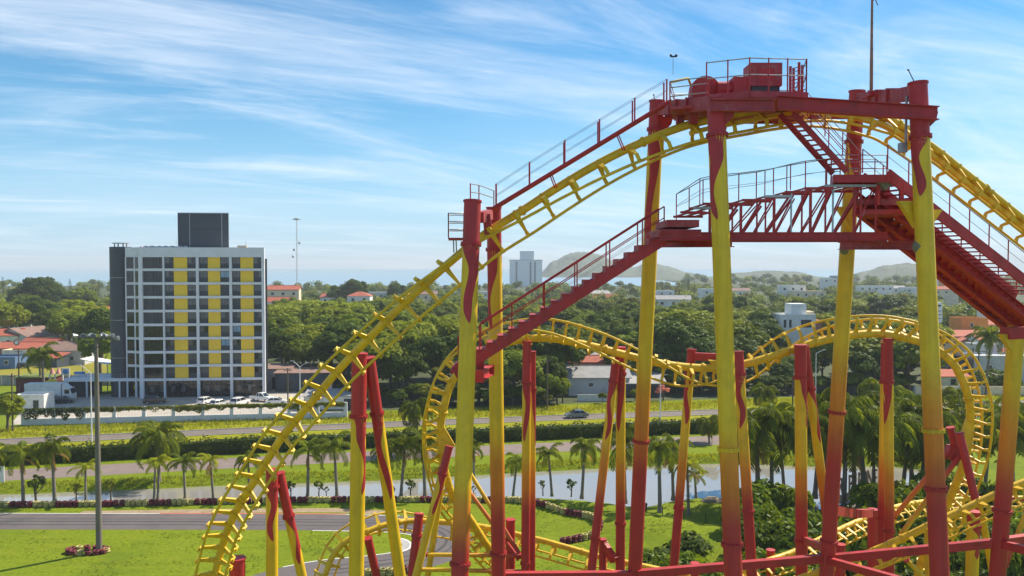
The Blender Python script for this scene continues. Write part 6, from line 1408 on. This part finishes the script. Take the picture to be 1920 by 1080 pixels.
def tyre_row(pts, label, group, spacing=.68, run=4, n=3):
    d = catmull([list(G(*p)) for p in pts], 20); acc = 0; nxt = 0; i = 0
    for a, b_ in zip(d, d[1:]):
        s = math.dist(a, b_)
        while acc + s >= nxt:
            t = (nxt - acc) / s; p = Vector(a).lerp(Vector(b_), t); p.z = 0.005; k = 0 if (i // run) % 2 else 1
            stack(p + Vector((random.uniform(-.05, .05), random.uniform(-.05, .05), max(0, height(p.x, p.y)))), k, label % ('red' if k == 0 else 'yellow'), group + (' painted red' if k == 0 else ' painted yellow'), n); nxt += spacing; i += 1
        acc += s
tyre_row([(-20, 951), (120, 950), (250, 948), (400, 945), (560, 942), (700, 941), (860, 941)], '%s tyre stack in the long tyre wall in front of the pond', 'tyre stacks along the pond')
tyre_row([(868, 942), (935, 946), (990, 951), (1050, 962), (1098, 977), (1124, 994), (1118, 1006), (1090, 1014), (1048, 1022)], '%s tyre stack in the curved tyre wall on the lawn in the middle', 'tyre stacks of the curved wall')
tyre_row([(690, 1080), (730, 1078), (775, 1072)], '%s tyre stack at the kart hairpin low in the picture', 'tyre stacks at the hairpin')
for i in range(14):
    a = 2 * math.pi * i / 14; p = b0 + Vector((-1.1 + 1.9 * math.cos(a), -.1 + .75 * math.sin(a), .005)); p.z = .005
    stack(p, 0 if i % 5 else 1, 'tyre stack in the ring around the floodlight pole foot', 'tyre stacks round the floodlight pole', 2)
# ---- lawn details
for i, (px, py) in enumerate(((1242, 975), (1282, 984), (1323, 988), (1520, 975), (1605, 965))):
    g = G(px, py); r = thing('lawn_post', ['slim dark post on the lawn left of the far yoke leg', 'slim dark post on the lawn right of the far yoke leg', 'slim dark post on the lawn left of the front middle column', 'slim dark post near the red-topped upright column', 'slim dark post near the standing letters'][i], 'post', g, 'posts on the lawn'); MB().cyl(g, g + Z * 1.5, .05, 6).build('post', m_dark, r); MB().ball(g + Z * 1.52, .07, 6, 4).build('cap', m_dark, r)
lp_ = thing('bollard_lamp', 'small dark bollard standing on the lawn beside a palm', 'bollard', G(1211, 959)); g = G(1211, 959); MB().cyl(g, g + Z * .7, .14, 8).build('post', m_dark, lp_); MB().ball(g + Z * .85, .2, 8, 6).build('head', m_dark, lp_)
def rock(label, px, py, s):
    g = G(px, py); mb = MB(); o = MB(); o.ball((0, 0, 0), 1, 10, 7); mb.add([(g.x + v[0] * s * 1.5 * (1 + .3 * noise.noise(Vector(v) * 1.5)), g.y + v[1] * s, g.z + v[2] * s * .8 * (1 + .3 * noise.noise(Vector(v) * 2 + Vector((px, 0, 0)))) - .1) for v in o.v], o.f, False); tag(mb.build('rock', M('rock%d' % px, (.22, .19, .14), .9, .35, 1.5, .5, 6)), label, 'rock', 'rocks on the pond shore')
rock('brown rock at the pond shore left of the front middle column', 1335, 940, .9); rock('small rock beside the brown shore rock', 1352, 941, .6); rock('rock in the pond behind the grove', 1450, 915, .8)
isl = MB(); g = G(1440, 912); isl.ball((g.x, g.y, LVL - .2), 1, 14, 6, (6, 2.2, .7)); tag(isl.build('pond_islet', m_soil), kind='structure')
sand = MB(); sand.prism([tuple(G(px, py)[:2]) for px, py in [(1385, 945), (1480, 948), (1540, 955), (1500, 962), (1400, 958)]], -.3, .012); tag(sand.build('sand_shore', m_soil), kind='structure')
# standing letters
lt_ = thing('standing_letters', 'row of tall pale standing letters by the pond under the palms', 'letters', G(1604, 930)); m_let = M('letter_face', (.30, .24, .20), .7, .2, 2)
a, b_ = G(1576, 934), G(1640, 916)
for i, ch in enumerate('RIPIRANE'):
    cu = bpy.data.curves.new('glyph', 'FONT'); cu.body = ch; cu.size = 3.3; cu.extrude = .12; cu.align_x = 'CENTER'
    tmp = bpy.data.objects.new('glyph', cu); COL.objects.link(tmp); dg = bpy.context.evaluated_depsgraph_get(); me = bpy.data.meshes.new_from_object(tmp.evaluated_get(dg)); bpy.data.objects.remove(tmp); me.materials.clear(); me.materials.append(m_let)
    o = link('letter', me, lt_, a.lerp(b_, i / 7) - Vector(lt_.location) + Vector((0, 0, .35))); o.rotation_euler = (R(90), 0, R(14)); o.scale = (.42, 1, 1)
    p = a.lerp(b_, i / 7); MB().box(p.x - .35, p.x + .35, p.y - .2, p.y + .2, -.6, .36).build('letter_foot', m_conc, lt_)
# white box at left edge
wb_ = thing('notice_board', 'white notice board cut by the left picture edge', 'notice board', G(2, 908)); g = G(2, 908); MB().box(g.x - .9, g.x + .4, g.y, g.y + .1, .3, 2.4).build('board', m_white, wb_); MB().cyl(g + Vector((.3, .05, 0)), g + Vector((.3, .05, 2.4)), .05, 6).build('post', m_gal, wb_)
# ================================================================== hills and haze
m_hill = M('wooded_hill', (.085, .105, .07), .95, .55, .03, 1.0, .12)
def hill(name, prof, D, depth, seed):
    mb = MB(); nxh, ny = 90, 24; v = []
    for j in range(ny + 1):
        t = j / ny
        for i in range(nxh + 1):
            s = i / nxh; k = s * (len(prof) - 1); a = int(min(k, len(prof) - 2)); f_ = k - a
            px = prof[a][0] + (prof[a + 1][0] - prof[a][0]) * f_; py = prof[a][1] + (prof[a + 1][1] - prof[a][1]) * smooth(f_)
            zt_ = max(0, P(px, py, D).z); y = D + (t - .5) * depth; prf = math.sin(math.pi * t) ** .8
            n_ = noise.noise(Vector((px * .06, t * 6, seed))) * .07 + noise.noise(Vector((px * .25, t * 22, seed + 3))) * .05 + noise.noise(Vector((px * .8, t * 60, seed + 5))) * .045
            v.append(((px - 960) / F * y, y, zt_ * prf * (1 + n_) - 1.6))
    W = nxh + 1; mb.add(v, [(j * W + i, j * W + i + 1, (j + 1) * W + i + 1, (j + 1) * W + i) for j in range(ny) for i in range(nxh)], False)
    return tag(mb.build(name, m_hill), kind='structure')
hill('hill', [(985, 536), (1010, 512), (1040, 488), (1065, 475), (1090, 471), (1120, 476), (1150, 488), (1190, 500), (1215, 490), (1250, 498), (1290, 510), (1345, 528)], 2300, 700, 1)
hill('hill', [(1160, 530), (1200, 522), (1260, 515), (1330, 518), (1385, 510), (1440, 506), (1490, 508), (1540, 518), (1580, 530)], 1750, 420, 2)
hill('hill', [(1570, 526), (1620, 508), (1660, 496), (1700, 492), (1740, 498), (1790, 506), (1850, 512), (1930, 520), (2020, 530)], 1600, 420, 3)
hill('hill', [(560, 545), (640, 536), (760, 534), (860, 536), (960, 537), (1060, 536), (1120, 541)], 1420, 160, 4)
hz_ = MB(); hz_.box(-5300, 5300, -200, 6600, -5.5, 76)
m_haze = bpy.data.materials.new('haze'); m_haze.use_nodes = True; n = m_haze.node_tree.nodes; n.remove(n['Principled BSDF']); pv = n.new('ShaderNodeVolumePrincipled')
pv.inputs['Color'].default_value = (.88, .95, 1.0, 1); pv.inputs['Density'].default_value = HAZE; pv.inputs['Anisotropy'].default_value = 0.0
m_haze.node_tree.links.new(pv.outputs[0], n['Material Output'].inputs['Volume'])
if HAZE > 0: tag(hz_.build('haze', m_haze), 'pale blue haze in the air over the plain', 'haze', kind='stuff')
